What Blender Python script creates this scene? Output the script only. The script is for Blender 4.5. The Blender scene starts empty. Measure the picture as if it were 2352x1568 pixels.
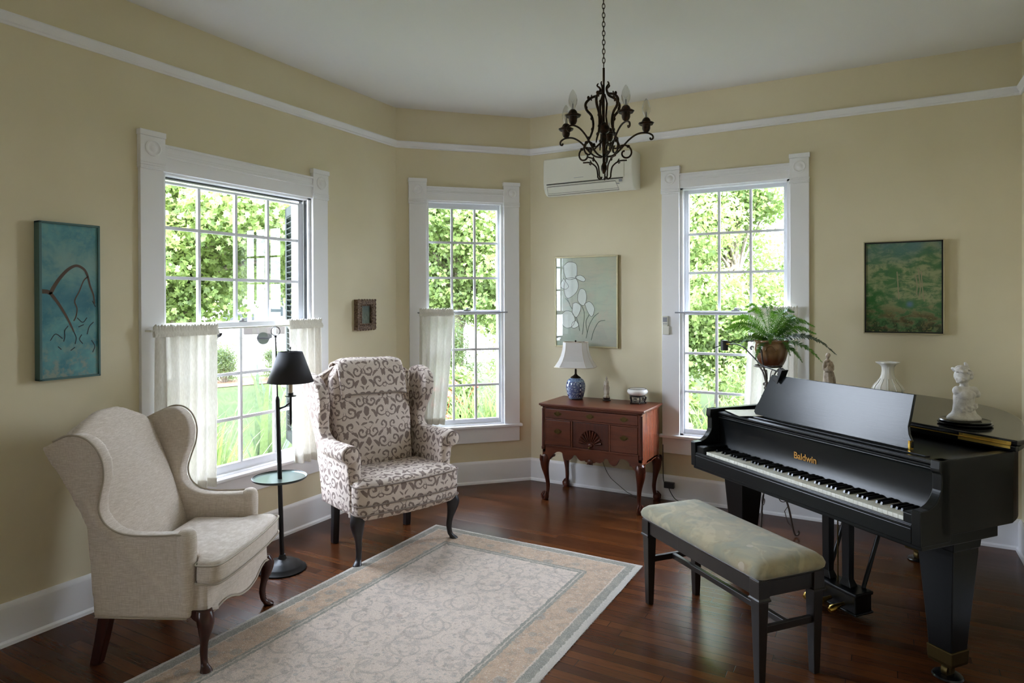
# photographed sitting room with bay window, wing chairs and a grand piano
SKY, SUN, EXPO = 14.0, 8.0, 1.08
import bpy, bmesh, math, random
import numpy as np
from mathutils import Vector, Matrix, Euler
random.seed(7)
PI = math.pi
scene = bpy.context.scene
COL = scene.collection

# ------------------------------------------------------------------ nodes
class E:
    """small expression wrapper that builds Math nodes"""
    def __init__(s, nt, sock): s.nt = nt; s.s = sock
    def _m(s, op, *a):
        n = s.nt.nodes.new('ShaderNodeMath'); n.operation = op
        for i, v in enumerate(a):
            if isinstance(v, E): s.nt.links.new(v.s, n.inputs[i])
            else: n.inputs[i].default_value = v
        return E(s.nt, n.outputs[0])
    def __add__(s, o): return s._m('ADD', s, o)
    def __radd__(s, o): return s._m('ADD', o, s)
    def __sub__(s, o): return s._m('SUBTRACT', s, o)
    def __rsub__(s, o): return s._m('SUBTRACT', o, s)
    def __mul__(s, o): return s._m('MULTIPLY', s, o)
    def __rmul__(s, o): return s._m('MULTIPLY', o, s)
    def __truediv__(s, o): return s._m('DIVIDE', s, o)
    def __neg__(s): return s._m('MULTIPLY', s, -1.0)
    def floor(s): return s._m('FLOOR', s)
    def frac(s): return s._m('FRACT', s)
    def abs(s): return s._m('ABSOLUTE', s)
    def sin(s): return s._m('SINE', s)
    def cos(s): return s._m('COSINE', s)
    def sqrt(s): return s._m('SQRT', s)
    def pow(s, p): return s._m('POWER', s, p)
    def min(s, o): return s._m('MINIMUM', s, o)
    def max(s, o): return s._m('MAXIMUM', s, o)
    def lt(s, o): return s._m('LESS_THAN', s, o)
    def gt(s, o): return s._m('GREATER_THAN', s, o)
    def pp(s, o): return s._m('PINGPONG', s, o)
    def atan2(s, o): return s._m('ARCTAN2', s, o)
    def ss(s, a, b, lo=0.0, hi=1.0):
        n = s.nt.nodes.new('ShaderNodeMapRange'); n.interpolation_type = 'SMOOTHSTEP'
        s.nt.links.new(s.s, n.inputs['Value'])
        n.inputs['From Min'].default_value = a; n.inputs['From Max'].default_value = b
        n.inputs['To Min'].default_value = lo; n.inputs['To Max'].default_value = hi
        return E(s.nt, n.outputs['Result'])

class T:
    """material under construction"""
    def __init__(s, name):
        s.m = bpy.data.materials.new(name); s.m.use_nodes = True
        s.nt = s.m.node_tree; s.b = s.nt.nodes['Principled BSDF']
        s.out = s.nt.nodes['Material Output']
    def n(s, t): return s.nt.nodes.new(t)
    def l(s, a, b): s.nt.links.new(a.s if isinstance(a, E) else a, b)
    def obj(s):
        n = s.n('ShaderNodeTexCoord'); return n.outputs['Object']
    def gen(s):
        n = s.n('ShaderNodeTexCoord'); return n.outputs['Generated']
    def uv(s):
        n = s.n('ShaderNodeTexCoord'); return n.outputs['UV']
    def sep(s, v):
        n = s.n('ShaderNodeSeparateXYZ'); s.l(v, n.inputs[0]); return [E(s.nt, o) for o in n.outputs]
    def comb(s, x, y, z=0.0):
        n = s.n('ShaderNodeCombineXYZ')
        for i, v in enumerate((x, y, z)):
            if isinstance(v, E): s.l(v, n.inputs[i])
            else: n.inputs[i].default_value = v
        return n.outputs[0]
    def map(s, v, scale=(1, 1, 1), loc=(0, 0, 0), rot=(0, 0, 0)):
        n = s.n('ShaderNodeMapping'); s.l(v, n.inputs[0])
        n.inputs['Scale'].default_value = scale; n.inputs['Location'].default_value = loc; n.inputs['Rotation'].default_value = rot
        return n.outputs[0]
    def noise(s, v, scale, detail=2.0, rough=0.5, dist=0.0, color=False):
        n = s.n('ShaderNodeTexNoise'); s.l(v, n.inputs['Vector'])
        n.inputs['Scale'].default_value = scale; n.inputs['Detail'].default_value = detail
        n.inputs['Roughness'].default_value = rough; n.inputs['Distortion'].default_value = dist
        return n.outputs['Color'] if color else E(s.nt, n.outputs['Fac'])
    def wnoise(s, v):
        n = s.n('ShaderNodeTexWhiteNoise'); n.noise_dimensions = '3D'; s.l(v, n.inputs['Vector'])
        return E(s.nt, n.outputs['Value'])
    def vor(s, v, scale, feature='F1', rnd=1.0, color=False):
        n = s.n('ShaderNodeTexVoronoi'); n.feature = feature; s.l(v, n.inputs['Vector'])
        n.inputs['Scale'].default_value = scale; n.inputs['Randomness'].default_value = rnd
        if color: return n.outputs['Color']
        return E(s.nt, n.outputs['Distance'])
    def mix(s, f, a, b, mode='MIX'):
        n = s.n('ShaderNodeMix'); n.data_type = 'RGBA'; n.blend_type = mode
        if isinstance(f, E): s.l(f, n.inputs[0])
        else: n.inputs[0].default_value = f
        for v, i in ((a, 6), (b, 7)):
            if isinstance(v, tuple): n.inputs[i].default_value = (*v[:3], 1.0)
            else: s.l(v, n.inputs[i])
        return n.outputs[2]
    def ramp(s, f, stops):
        n = s.n('ShaderNodeValToRGB'); s.l(f, n.inputs[0]); cr = n.color_ramp
        while len(cr.elements) < len(stops): cr.elements.new(0.5)
        for e, (p, c) in zip(cr.elements, stops): e.position = p; e.color = (*c, 1.0)
        return n.outputs[0]
    def bump(s, h, strength=0.3, dist=0.01):
        n = s.n('ShaderNodeBump'); s.l(h, n.inputs['Height'])
        n.inputs['Strength'].default_value = strength; n.inputs['Distance'].default_value = dist
        s.l(n.outputs[0], s.b.inputs['Normal'])
    def set(s, color=None, rough=None, metal=None, spec=None, **k):
        if color is not None:
            if isinstance(color, tuple): s.b.inputs['Base Color'].default_value = (*color[:3], 1.0); s.m.diffuse_color = (*color[:3], 1.0)
            else: s.l(color, s.b.inputs['Base Color'])
        for nm, v in (('Roughness', rough), ('Metallic', metal), ('Specular IOR Level', spec)):
            if v is None: continue
            if isinstance(v, E): s.l(v, s.b.inputs[nm])
            else: s.b.inputs[nm].default_value = v
        for nm, v in k.items(): s.b.inputs[nm.replace('_', ' ')].default_value = v
        return s

def srgb(r, g, b):
    def f(c):
        c /= 255.0
        return c / 12.92 if c <= 0.04045 else ((c + 0.055) / 1.055) ** 2.4
    return (f(r), f(g), f(b))

def simple(name, c, rough=0.5, metal=0.0, spec=0.5, **k):
    t = T(name); t.set(c, rough, metal, spec, **k); return t.m

# ------------------------------------------------------------------ mesh builder
class MB:
    def __init__(s): s.v = []; s.f = []; s.M = None
    def add(s, vs, fs):
        o = len(s.v)
        if s.M is not None: vs = [tuple(s.M @ Vector(p)) for p in vs]
        s.v.extend([tuple(p) for p in vs]); s.f.extend([[i + o for i in f] for f in fs]); return s
    def box(s, x0, x1, y0, y1, z0, z1):
        if x0 > x1: x0, x1 = x1, x0
        if y0 > y1: y0, y1 = y1, y0
        if z0 > z1: z0, z1 = z1, z0
        return s.add([(x0, y0, z0), (x1, y0, z0), (x1, y1, z0), (x0, y1, z0), (x0, y0, z1), (x1, y0, z1), (x1, y1, z1), (x0, y1, z1)],
                     [(0, 3, 2, 1), (4, 5, 6, 7), (0, 1, 5, 4), (1, 2, 6, 5), (2, 3, 7, 6), (3, 0, 4, 7)])
    def hexa(s, p):  # 8 points ordered like box
        return s.add(p, [(0, 3, 2, 1), (4, 5, 6, 7), (0, 1, 5, 4), (1, 2, 6, 5), (2, 3, 7, 6), (3, 0, 4, 7)])
    def rings(s, rs, cap0=True, cap1=True, closed=True):
        n = len(rs[0]); vs = [p for r in rs for p in r]; fs = []
        for k in range(len(rs) - 1):
            for i in range(n if closed else n - 1):
                j = (i + 1) % n
                fs.append((k * n + i, k * n + j, (k + 1) * n + j, (k + 1) * n + i))
        if cap0: fs.append(tuple(reversed(range(n))))
        if cap1: fs.append(tuple((len(rs) - 1) * n + i for i in range(n)))
        return s.add(vs, fs)
    def lathe(s, prof, seg=32, c=(0, 0, 0), cap0=True, cap1=True, sx=1.0, sy=1.0, axis='z', wob=None):
        rs = []
        for (r, z) in prof:
            ring = []
            for i in range(seg):
                a = 2 * PI * i / seg
                rr = r * (wob(a, z) if wob else 1.0)
                x, y = rr * math.cos(a) * sx, rr * math.sin(a) * sy
                if axis == 'z': p = (c[0] + x, c[1] + y, c[2] + z)
                elif axis == 'y': p = (c[0] + x, c[1] - z, c[2] + y)
                else: p = (c[0] + z, c[1] + x, c[2] + y)
                ring.append(p)
            rs.append(ring)
        return s.rings(rs, cap0, cap1)
    def tube(s, pts, r, seg=8, closed=False, flat=None):
        pts = [Vector(p) for p in pts]; n = len(pts)
        rr = r if isinstance(r, (list, tuple)) else [r] * n
        tang = []
        for i in range(n):
            if closed: t = pts[(i + 1) % n] - pts[i - 1]
            else: t = pts[min(i + 1, n - 1)] - pts[max(i - 1, 0)]
            if t.length < 1e-9: t = Vector((0, 0, 1))
            tang.append(t.normalized())
        up = Vector((0, 0, 1)) if abs(tang[0].z) < 0.9 else Vector((1, 0, 0))
        nrm = (up - tang[0] * up.dot(tang[0])).normalized(); rs = []
        for i in range(n):
            t = tang[i]; nrm = (nrm - t * nrm.dot(t))
            if nrm.length < 1e-6: nrm = t.orthogonal()
            nrm.normalize(); bn = t.cross(nrm)
            fx = flat if flat else 1.0
            rs.append([pts[i] + nrm * (rr[i] * math.cos(2 * PI * k / seg)) + bn * (rr[i] * fx * math.sin(2 * PI * k / seg)) for k in range(seg)])
        if closed: rs.append(rs[0]); return s.rings(rs, False, False)
        return s.rings(rs)
    def prism(s, poly, axis, a, b):
        def P(p, t):
            if axis == 'x': return (t, p[0], p[1])
            if axis == 'y': return (p[0], t, p[1])
            return (p[0], p[1], t)
        r0 = [P(p, a) for p in poly]; r1 = [P(p, b) for p in poly]
        return s.rings([r0, r1])
    def ball(s, c, r, seg=16, rot=None):
        if isinstance(r, (int, float)): r = (r, r, r)
        rs = []; nr = max(5, seg // 2)
        R = rot.to_matrix() if rot is not None else None
        for k in range(nr + 1):
            th = PI * k / nr; st = max(math.sin(th), 1e-3)
            ring = []
            for i in range(seg):
                a = 2 * PI * i / seg
                p = Vector((r[0] * st * math.cos(a), r[1] * st * math.sin(a), -r[2] * math.cos(th)))
                if R: p = R @ p
                ring.append((c[0] + p.x, c[1] + p.y, c[2] + p.z))
            rs.append(ring)
        return s.rings(rs)
    def quad(s, a, b, c, d): return s.add([a, b, c, d], [(0, 1, 2, 3)])
    def poly(s, pts): return s.add(pts, [tuple(range(len(pts)))])

def finish(name, mb, m, parent=None, smooth=None, bevel=0.0, bseg=2, sub=0, remesh=None, relax=0, thick=None):
    me = bpy.data.meshes.new(name); me.from_pydata(mb.v, [], mb.f); me.validate()
    bm = bmesh.new(); bm.from_mesh(me); bmesh.ops.recalc_face_normals(bm, faces=bm.faces); bm.to_mesh(me); bm.free()
    if smooth is not None:
        me.shade_smooth()
        if smooth < 180: me.set_sharp_from_angle(angle=math.radians(smooth))
    me.materials.append(m)
    o = bpy.data.objects.new(name, me); COL.objects.link(o)
    if parent is not None: o.parent = parent
    if thick:
        d = o.modifiers.new('Solidify', 'SOLIDIFY'); d.thickness = thick; d.offset = 0
    if remesh:
        d = o.modifiers.new('Remesh', 'REMESH'); d.mode = 'VOXEL'; d.voxel_size = remesh; d.use_smooth_shade = True
    if relax:
        d = o.modifiers.new('Smooth', 'SMOOTH'); d.factor = 0.6; d.iterations = relax
    if bevel:
        d = o.modifiers.new('Bevel', 'BEVEL'); d.width = bevel; d.segments = bseg; d.limit_method = 'ANGLE'; d.angle_limit = math.radians(40)
        d.harden_normals = False
    if sub:
        d = o.modifiers.new('Subdivision', 'SUBSURF'); d.levels = sub; d.render_levels = sub
    return o

def tag(o, label=None, cat=None, group=None, kind=None):
    if label: o['label'] = label
    if cat: o['category'] = cat
    if group: o['group'] = group
    if kind: o['kind'] = kind
    return o

def empty(name, loc=(0, 0, 0), rz=0.0, label=None, cat=None, group=None, kind=None):
    o = bpy.data.objects.new(name, None); COL.objects.link(o)
    o.location = loc; o.rotation_euler = (0, 0, rz); o.empty_display_size = 0.1
    return tag(o, label, cat, group, kind)

def bez(p, n=16):
    """Catmull-Rom through the points p"""
    p = [Vector(q) for q in p]; out = []
    q = [p[0] * 2 - p[1]] + p + [p[-1] * 2 - p[-2]]
    for i in range(1, len(q) - 2):
        for k in range(n):
            t = k / n
            out.append(0.5 * ((2 * q[i]) + (-q[i - 1] + q[i + 1]) * t + (2 * q[i - 1] - 5 * q[i] + 4 * q[i + 1] - q[i + 2]) * t * t + (-q[i - 1] + 3 * q[i] - 3 * q[i + 1] + q[i + 2]) * t ** 3))
    out.append(p[-1]); return out
def bez2(p, n=8): return [(v.x, v.y) for v in bez([(a, b, 0) for a, b in p], n)]
def interp(xs, ys, x):
    if x <= xs[0]: return ys[0]
    for i in range(len(xs) - 1):
        if x <= xs[i + 1]:
            t = (x - xs[i]) / (xs[i + 1] - xs[i]); return ys[i] * (1 - t) + ys[i + 1] * t
    return ys[-1]

# ------------------------------------------------------------------ camera
FPX, CY, YAW, PIT, ROL, EYE = 1514.256, 699.16, 0.508242, 0.0046074, -0.0032186, 1.5
fw = Vector((-math.sin(YAW) * math.cos(PIT), math.cos(YAW) * math.cos(PIT), -math.sin(PIT)))
ri = Vector((math.cos(YAW), math.sin(YAW), 0)); up = ri.cross(fw)
ri2 = ri * math.cos(ROL) + up * math.sin(ROL); up2 = -ri * math.sin(ROL) + up * math.cos(ROL)
cd = bpy.data.cameras.new('camera'); cam = bpy.data.objects.new('camera', cd); COL.objects.link(cam)
Rm = Matrix((ri2, up2, -fw)).transposed().to_4x4()
cam.matrix_world = Matrix.Translation((0, 0, EYE)) @ Rm
cd.sensor_width = 36.0; cd.lens = FPX / 2352 * 36.0; cd.shift_y = -(784 - CY) / 2352
cd.clip_start = 0.05; cd.clip_end = 300
scene.camera = cam
A_, B_, Y1, X2, HC = -3.3619, 4.9431, 4.1396, -2.5722, 3.0446
# ------------------------------------------------------------------ materials
MT = {}
def wallpaint():
    t = T('cream_wall_paint'); o = t.obj()
    a = t.noise(o, 1.3, 3, .6); b = t.noise(o, 260, 2, .6)
    t.set(t.mix(a.ss(.3, .75), srgb(228, 218, 189), srgb(223, 212, 181)), .62, spec=.25)
    t.bump(b, .12, .002); MT['wall'] = t.m
wallpaint()
def ceil():
    t = T('white_ceiling_paint'); o = t.obj(); b = t.noise(o, 180, 2, .6)
    t.set(srgb(232, 231, 228), .8, spec=.15); t.bump(b, .1, .002); MT['ceil'] = t.m
ceil()
def trim():
    t = T('white_trim_paint'); o = t.obj(); b = t.noise(o, 60, 3, .6)
    t.set(srgb(243, 243, 246), .36, spec=.4); t.bump(b, .05, .002); MT['trim'] = t.m
trim()
MT['sash'] = simple('window_sash_paint', srgb(224, 226, 232), .4, spec=.4)
MT['darktrack'] = simple('dark_window_track', srgb(52, 56, 56), .5)
def floor():
    t = T('varnished_red_oak_boards'); x, y, z = t.sep(t.obj())
    W = .054
    row = (y / W).floor(); fy = (y / W).frac()
    off = t.wnoise(t.comb(row, 3.3, 1.0)) * 7.3
    L = t.wnoise(t.comb(row, 9.1, 4.0)) * .5 + .75
    u = (x + off) / L; colm = u.floor(); fx = u.frac()
    idc = t.comb(row, colm, 2.0)
    r1 = t.wnoise(idc); r2 = t.wnoise(t.comb(colm, row, 8.0))
    gv = t.comb(x * 2.2 + r1 * 30.0, y * 34.0 + r2 * 17.0, 0.0)
    g1 = t.noise(gv, 1.6, 5, .65, .6); g2 = t.noise(t.comb(x * 9.0, y * 160.0, 0.0), 1.0, 3, .6)
    base = t.ramp(r1, [(0, srgb(60, 31, 14)), (.35, srgb(82, 45, 21)), (.7, srgb(100, 57, 27)), (1, srgb(72, 38, 17))])
    c = t.mix(g1.ss(.35, .8) * .35, base, srgb(98, 52, 26)); c = t.mix(g2.ss(.45, .75) * .45, c, srgb(38, 17, 9))
    big = t.noise(t.obj(), .8, 2, .5); c = t.mix(big.ss(.3, .8) * .35, c, srgb(64, 27, 14))
    gap = (fy.min(1.0 - fy) / .03).min((fx * L).min((1.0 - fx) * L) / .002)
    gm = gap.ss(.2, 1.0)
    c = t.mix(gm, srgb(28, 12, 7), c)
    rg = t.noise(t.obj(), 5, 4, .6)
    t.set(c, rg.ss(.2, .8, .22, .26), spec=.22)
    h = gm * .35 + g2 * .06 
    t.bump(h, .22, .0016); MT['floor'] = t.m
floor()
def wood(name, c1, c2, c3, rough=.3, sc=1.0, axis='z', spec=.5):
    t = T(name); x, y, z = t.sep(t.obj())
    k = {'x': (2, 22, 22), 'y': (22, 2, 22), 'z': (22, 22, 2)}[axis]
    v = t.comb(x * k[0] * sc, y * k[1] * sc, z * k[2] * sc)
    g = t.noise(v, 1.0, 5, .6, .7); g2 = t.noise(v, 5.0, 3, .6)
    c = t.mix(g.ss(.3, .7), c1, c2); c = t.mix(g2.ss(.5, .8) * .5, c, c3)
    t.set(c, rough, spec=spec); t.bump(g2, .08, .002); return t.m
MT['mahog'] = wood('dark_mahogany', srgb(46, 18, 12), srgb(66, 27, 18), srgb(30, 11, 8), .28)
MT['lowboy'] = wood('reddish_cherry_wood', srgb(92, 44, 26), srgb(112, 56, 33), srgb(62, 27, 17), .33, axis='x')
MT['lowside_lit'] = wood('window_lit_cherry', srgb(122, 62, 41), srgb(142, 76, 50), srgb(98, 45, 30), .24, .6, axis='z', spec=.9)  # one cherry in two tones: window light painted into the sides, shade into front
MT['lowleg'] = wood('carved_dark_cherry', srgb(70, 30, 18), srgb(92, 41, 24), srgb(40, 16, 10), .35)
MT['benchwood'] = wood('espresso_bench_wood', srgb(26, 20, 17), srgb(34, 26, 21), srgb(17, 12, 11), .38)
MT['blackleg'] = wood('ebonised_chair_leg', srgb(28, 26, 30), srgb(38, 35, 39), srgb(16, 14, 17), .34)
def piano():
    t = T('satin_black_piano_lacquer'); o = t.obj()
    a = t.noise(t.map(o, (3, 60, 60)), 4, 3, .6); b = t.noise(o, 9, 3, .6)
    t.set(srgb(13, 15, 16), .3, spec=.34); MT['piano'] = t.m
    t = T('music_desk_lacquer'); o = t.obj(); a = t.noise(t.map(o, (2, 60, 60)), 5, 3, .6)
    t.set(srgb(30, 36, 39), .2, spec=.32); t.bump(a, .1, .002); MT['desk'] = t.m
    t = T('polished_black_piano_lid'); t.set(srgb(12, 12, 12), .12, spec=.5); MT['lid'] = t.m
piano()
MT['ivory'] = simple('ivory_white_key', srgb(238, 236, 224), .25)
MT['ebony'] = simple('black_key', srgb(16, 16, 19), .22)
MT['brass'] = simple('polished_brass', srgb(206, 168, 78), .28, 1.0)
MT['brassdull'] = simple('aged_brass', srgb(96, 80, 48), .45, 1.0)
MT['felt'] = simple('maroon_felt_edge', srgb(60, 20, 16), .9)
MT['iron'] = simple('black_iron', srgb(24, 24, 26), .42, 0.3)
MT['wrought'] = simple('weathered_wrought_iron', srgb(92, 84, 78), .5, 0.6)
def bronze():
    t = T('dark_bronze_patina'); o = t.obj(); a = t.noise(o, 60, 4, .6)
    t.set(t.mix(a.ss(.4, .7), srgb(34, 24, 17), srgb(66, 46, 28)), .45, .7); t.bump(a, .4, .003); MT['bronze'] = t.m
bronze()
def glass():
    t = T('clear_window_glass'); nt = t.nt; nt.nodes.remove(t.b)
    tr = t.n('ShaderNodeBsdfTransparent'); tr.inputs[0].default_value = (.96, .98, .97, 1)
    gl = t.n('ShaderNodeBsdfGlossy'); gl.inputs['Roughness'].default_value = 0.0
    lw = t.n('ShaderNodeLayerWeight'); lw.inputs[0].default_value = .5; fr = E(nt, lw.outputs['Facing']).pow(5.0) * .92 + .05
    mx = t.n('ShaderNodeMixShader'); t.l(fr, mx.inputs[0]); t.l(tr.outputs[0], mx.inputs[1]); t.l(gl.outputs[0], mx.inputs[2])
    t.l(mx.outputs[0], t.out.inputs[0]); MT['glass'] = t.m
    t = T('clear_bulb_glass'); nt = t.nt; nt.nodes.remove(t.b)
    tr = t.n('ShaderNodeBsdfTransparent'); tr.inputs[0].default_value = (.86, .86, .83, 1)
    gl = t.n('ShaderNodeBsdfGlossy'); gl.inputs['Roughness'].default_value = 0.08
    lw = t.n('ShaderNodeLayerWeight'); lw.inputs[0].default_value = .35
    mx = t.n('ShaderNodeMixShader'); t.l(lw.outputs['Facing'], mx.inputs[0]); t.l(tr.outputs[0], mx.inputs[1]); t.l(gl.outputs[0], mx.inputs[2])
    t.l(mx.outputs[0], t.out.inputs[0]); MT['bulb'] = t.m
glass()
def linen():
    t = T('natural_linen_weave'); x, y, z = t.sep(t.obj())
    a = t.noise(t.comb(x * 30.0, y * 30.0, z * 420.0), 1.0, 3, .7); b = t.noise(t.comb(x * 420.0, y * 420.0, z * 25.0), 1.0, 3, .7)
    c = t.mix(a.ss(.35, .7), srgb(202, 188, 174), srgb(224, 213, 202)); c = t.mix(b.ss(.45, .75) * .55, c, srgb(170, 155, 142))
    t.set(c, .92, spec=.15, Sheen_Weight=.15); t.bump(a + b, .35, .0015); MT['linen'] = t.m
    MT['linenpipe'] = simple('linen_piping', srgb(176, 165, 150), .9, spec=.1)
linen()
def scrolls():
    """cream chair cloth with a grey-brown scrolling acanthus print"""
    t = T('cream_cloth_with_taupe_scrolls'); x, y, z = t.sep(t.obj())
    g = t.n('ShaderNodeNewGeometry')
    vt = t.n('ShaderNodeVectorTransform'); vt.vector_type = 'NORMAL'; vt.convert_from = 'WORLD'; vt.convert_to = 'OBJECT'
    t.l(g.outputs['Normal'], vt.inputs[0]); nx, ny, nz = t.sep(vt.outputs[0])
    side = nx.abs().gt(ny.abs().max(nz.abs()))
    top = nz.abs().gt(ny.abs().max(nx.abs()))
    u = x * (1.0 - side) + y * side
    v = z * (1.0 - top) + y * top
    wn = t.noise(t.comb(u, v, 0.0), 16, 4, .65); wm = t.noise(t.comb(v, u, 5.0), 16, 4, .65)
    u = u + (wn - .5) * .034; v = v + (wm - .5) * .034
    S = .145
    def swirl(cu, cv, R, turns, sgn, ph, w=.44):
        # repeated, mirrored cells
        a = ((u / S + .5).pp(1.0) - cu); b = ((v / (S * 1.3)).frac() - cv) * 1.3
        r = (a * a + b * b).sqrt(); th = b.atan2(a * sgn)
        s = ((th + ph + (r / R) * (6.283 * turns))).cos()
        return s.gt(w) * r.lt(R)
    def leaf(cu, cv, ang, ln, wd):
        a = ((u / S + .5).pp(1.0) - cu); b = ((v / (S * 1.3)).frac() - cv) * 1.3
        ca, sa = math.cos(ang), math.sin(ang)
        p = a * ca + b * sa; q = b * ca - a * sa
        q = q + p * p * 1.5
        return ((p / ln) * (p / ln) + (q / wd) * (q / wd)).lt(1.0)
    def ring(cu, cv, R, w):
        a = ((u / S + .5).pp(1.0) - cu); b = ((v / (S * 1.3)).frac() - cv) * 1.3
        return ((a * a + b * b).sqrt() - R).abs().lt(w)
    m = swirl(.30, .28, .27, 1.25, 1, .5, .30)
    for q in (swirl(.72, .62, .26, 1.2, -1, 2.2, .30), swirl(.25, .80, .20, 1.0, -1, 1.0, .2),
              leaf(.62, .22, 1.0, .20, .075), leaf(.95, .30, 1.57, .19, .075), leaf(.42, .56, -.7, .19, .06), leaf(.04, .55, 1.5, .17, .07),
              leaf(.84, .90, .3, .14, .05), leaf(.55, .93, -.9, .12, .04), ring(.0, .12, .09, .022), ring(1.0, .62, .10, .02), leaf(.9, .08, -.8, .12, .035)):
        m = m.max(q)
    f = t.noise(t.obj(), 900, 2, .6); e = t.noise(t.obj(), 60, 3, .6)
    c = t.mix(m * e.ss(.2, .45, .75, 1.0), t.mix(f.ss(.3, .7), srgb(204, 188, 177), srgb(222, 208, 197)), t.mix(f.ss(.3, .7), srgb(124, 108, 101), srgb(152, 136, 128)))
    t.set(c, .93, spec=.12); t.bump(f * .6 - m * .5, .4, .0015); MT['scroll'] = t.m
    MT['scrollpipe'] = simple('scroll_cloth_piping', srgb(140, 126, 118), .9, spec=.1)
scrolls()
def curtain():
    t = T('sheer_white_cotton'); x, y, z = t.sep(t.obj()); nt = t.nt
    f = t.noise(t.comb(x * 300.0, y * 300.0, z * 40.0), 1.0, 2, .6)
    c = t.mix(f.ss(.3, .7), srgb(232, 228, 219), srgb(218, 213, 202))
    t.set(c, .9, spec=.1)
    tl = t.n('ShaderNodeBsdfTranslucent'); t.l(c, tl.inputs[0])
    tp = t.n('ShaderNodeBsdfTransparent')
    m1 = t.n('ShaderNodeMixShader'); m1.inputs[0].default_value = .14; t.l(t.b.outputs[0], m1.inputs[1]); t.l(tl.outputs[0], m1.inputs[2])
    m2 = t.n('ShaderNodeMixShader'); m2.inputs[0].default_value = .02; t.l(m1.outputs[0], m2.inputs[1]); t.l(tp.outputs[0], m2.inputs[2])
    t.l(m2.outputs[0], t.out.inputs[0]); MT['curtain'] = t.m
curtain()
def rugm(x0, x1, y0, y1):
    t = T('faded_oriental_rug_pile'); x, y, z = t.sep(t.obj())
    wob = (t.noise(t.obj(), 60, 2, .5) - .5) * .022
    d = (x - x0).min(x1 - x).min(y - y0).min(y1 - y) + wob
    spk = t.noise(t.obj(), 170, 3, .75); spk2 = t.noise(t.obj(), 420, 2, .7); mid = t.noise(t.obj(), 24, 3, .65)
    cream = srgb(230, 211, 196); sage = srgb(144, 142, 130); peach = srgb(206, 172, 142); tan = srgb(160, 140, 118); rose = srgb(172, 138, 122); blue = srgb(140, 148, 150)
    # field
    q = .235
    def curl(ou, ov, R, tn, ph, lw, sc=q):
        a = ((x + ou) / sc).frac() - .5; b = ((y + ov) / sc).frac() - .5
        r = (a * a + b * b).sqrt(); th = b.atan2(a)
        sp = (((th + ph) / 6.2832) + r * tn).frac()
        return (sp - .5).abs().lt(lw) * r.lt(R) * r.gt(.05)
    vine = curl(0.0, 0.0, .47, 2.2, 0.4, .05).max(curl(.11, .13, .44, -2.4, 2.0, .05, .31)).max(curl(.02, .07, .40, 3.0, 1.0, .06, .17) * .7)
    v1 = t.vor(t.obj(), 13) + (spk - .5) * .22; blob = v1.lt(.2); vcol = t.sep(t.vor(t.obj(), 13, color=True))[0]
    v2 = t.vor(t.obj(), 34); b2 = v2.lt(.24); vc2 = t.sep(t.vor(t.obj(), 34, color=True))[1]
    fld = t.mix(mid.ss(.35, .7) * .35, cream, srgb(206, 192, 184))
    fld = t.mix(mid.ss(.5, .6) * .5 * spk.ss(.35, .6), fld, srgb(150, 142, 132)); fld = t.mix(b2 * .55 * spk.ss(.3, .6), fld, t.ramp(vc2, [(0, rose), (.45, tan), (.55, sage), (1, blue)]))
    fld = t.mix(blob * .5 * spk.ss(.25, .55), fld, t.ramp(vcol, [(0, tan), (.4, sage), (.6, rose), (1, blue)]))
    fld = t.mix(vine * .6 * spk.ss(.35, .65), fld, srgb(132, 124, 114))
    # wide border with rosettes
    vb = t.vor(t.obj(), 9.5, rnd=.75) + (spk - .5) * .25; rb = vb.lt(.28); rin = vb.lt(.11); vbc = t.sep(t.vor(t.obj(), 9.5, rnd=.75, color=True))[2]
    bor = t.mix(mid.ss(.3, .7), srgb(208, 180, 154), srgb(190, 156, 128))
    bor = t.mix(b2 * .6, bor, srgb(214, 200, 182)); bor = t.mix(vine * .5 * spk.ss(.25, .6), bor, srgb(176, 158, 138)); bor = t.mix(mid.ss(.52, .62) * .45, bor, srgb(160, 150, 134))
    bor = t.mix(rb * .6 * spk.ss(.25, .5), bor, t.ramp(vbc, [(0, blue), (.5, sage), (.55, cream), (1, blue)])); bor = t.mix(rin * .7, bor, tan)
    band = t.mix(b2 * .5 * spk.ss(.3, .6), sage, srgb(176, 166, 150)); band = t.mix(spk.ss(.4, .7) * .35, band, srgb(118, 120, 112)); band = t.mix(mid.ss(.45, .6) * .5, band, srgb(176, 166, 152))
    c = t.mix(d.gt(.275), band, fld); c = t.mix(d.lt(.235), c, bor); c = t.mix((d - .255).abs().lt(.004) * .6, c, cream)
    c = t.mix(d.lt(.078), c, band); c = t.mix((d - .078).abs().lt(.004) * .7, c, cream)
    c = t.mix(d.lt(.028), c, srgb(208, 200, 190))
    c = t.mix(spk2.ss(.42, .62) * .42, c, srgb(124, 110, 100)); c = t.mix(spk.ss(.5, .66) * .4, c, srgb(232, 222, 212))
    t.set(c, .95, spec=.08, Sheen_Weight=.2); t.bump(spk2 * .6 + spk, .7, .006); return t.m
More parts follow.
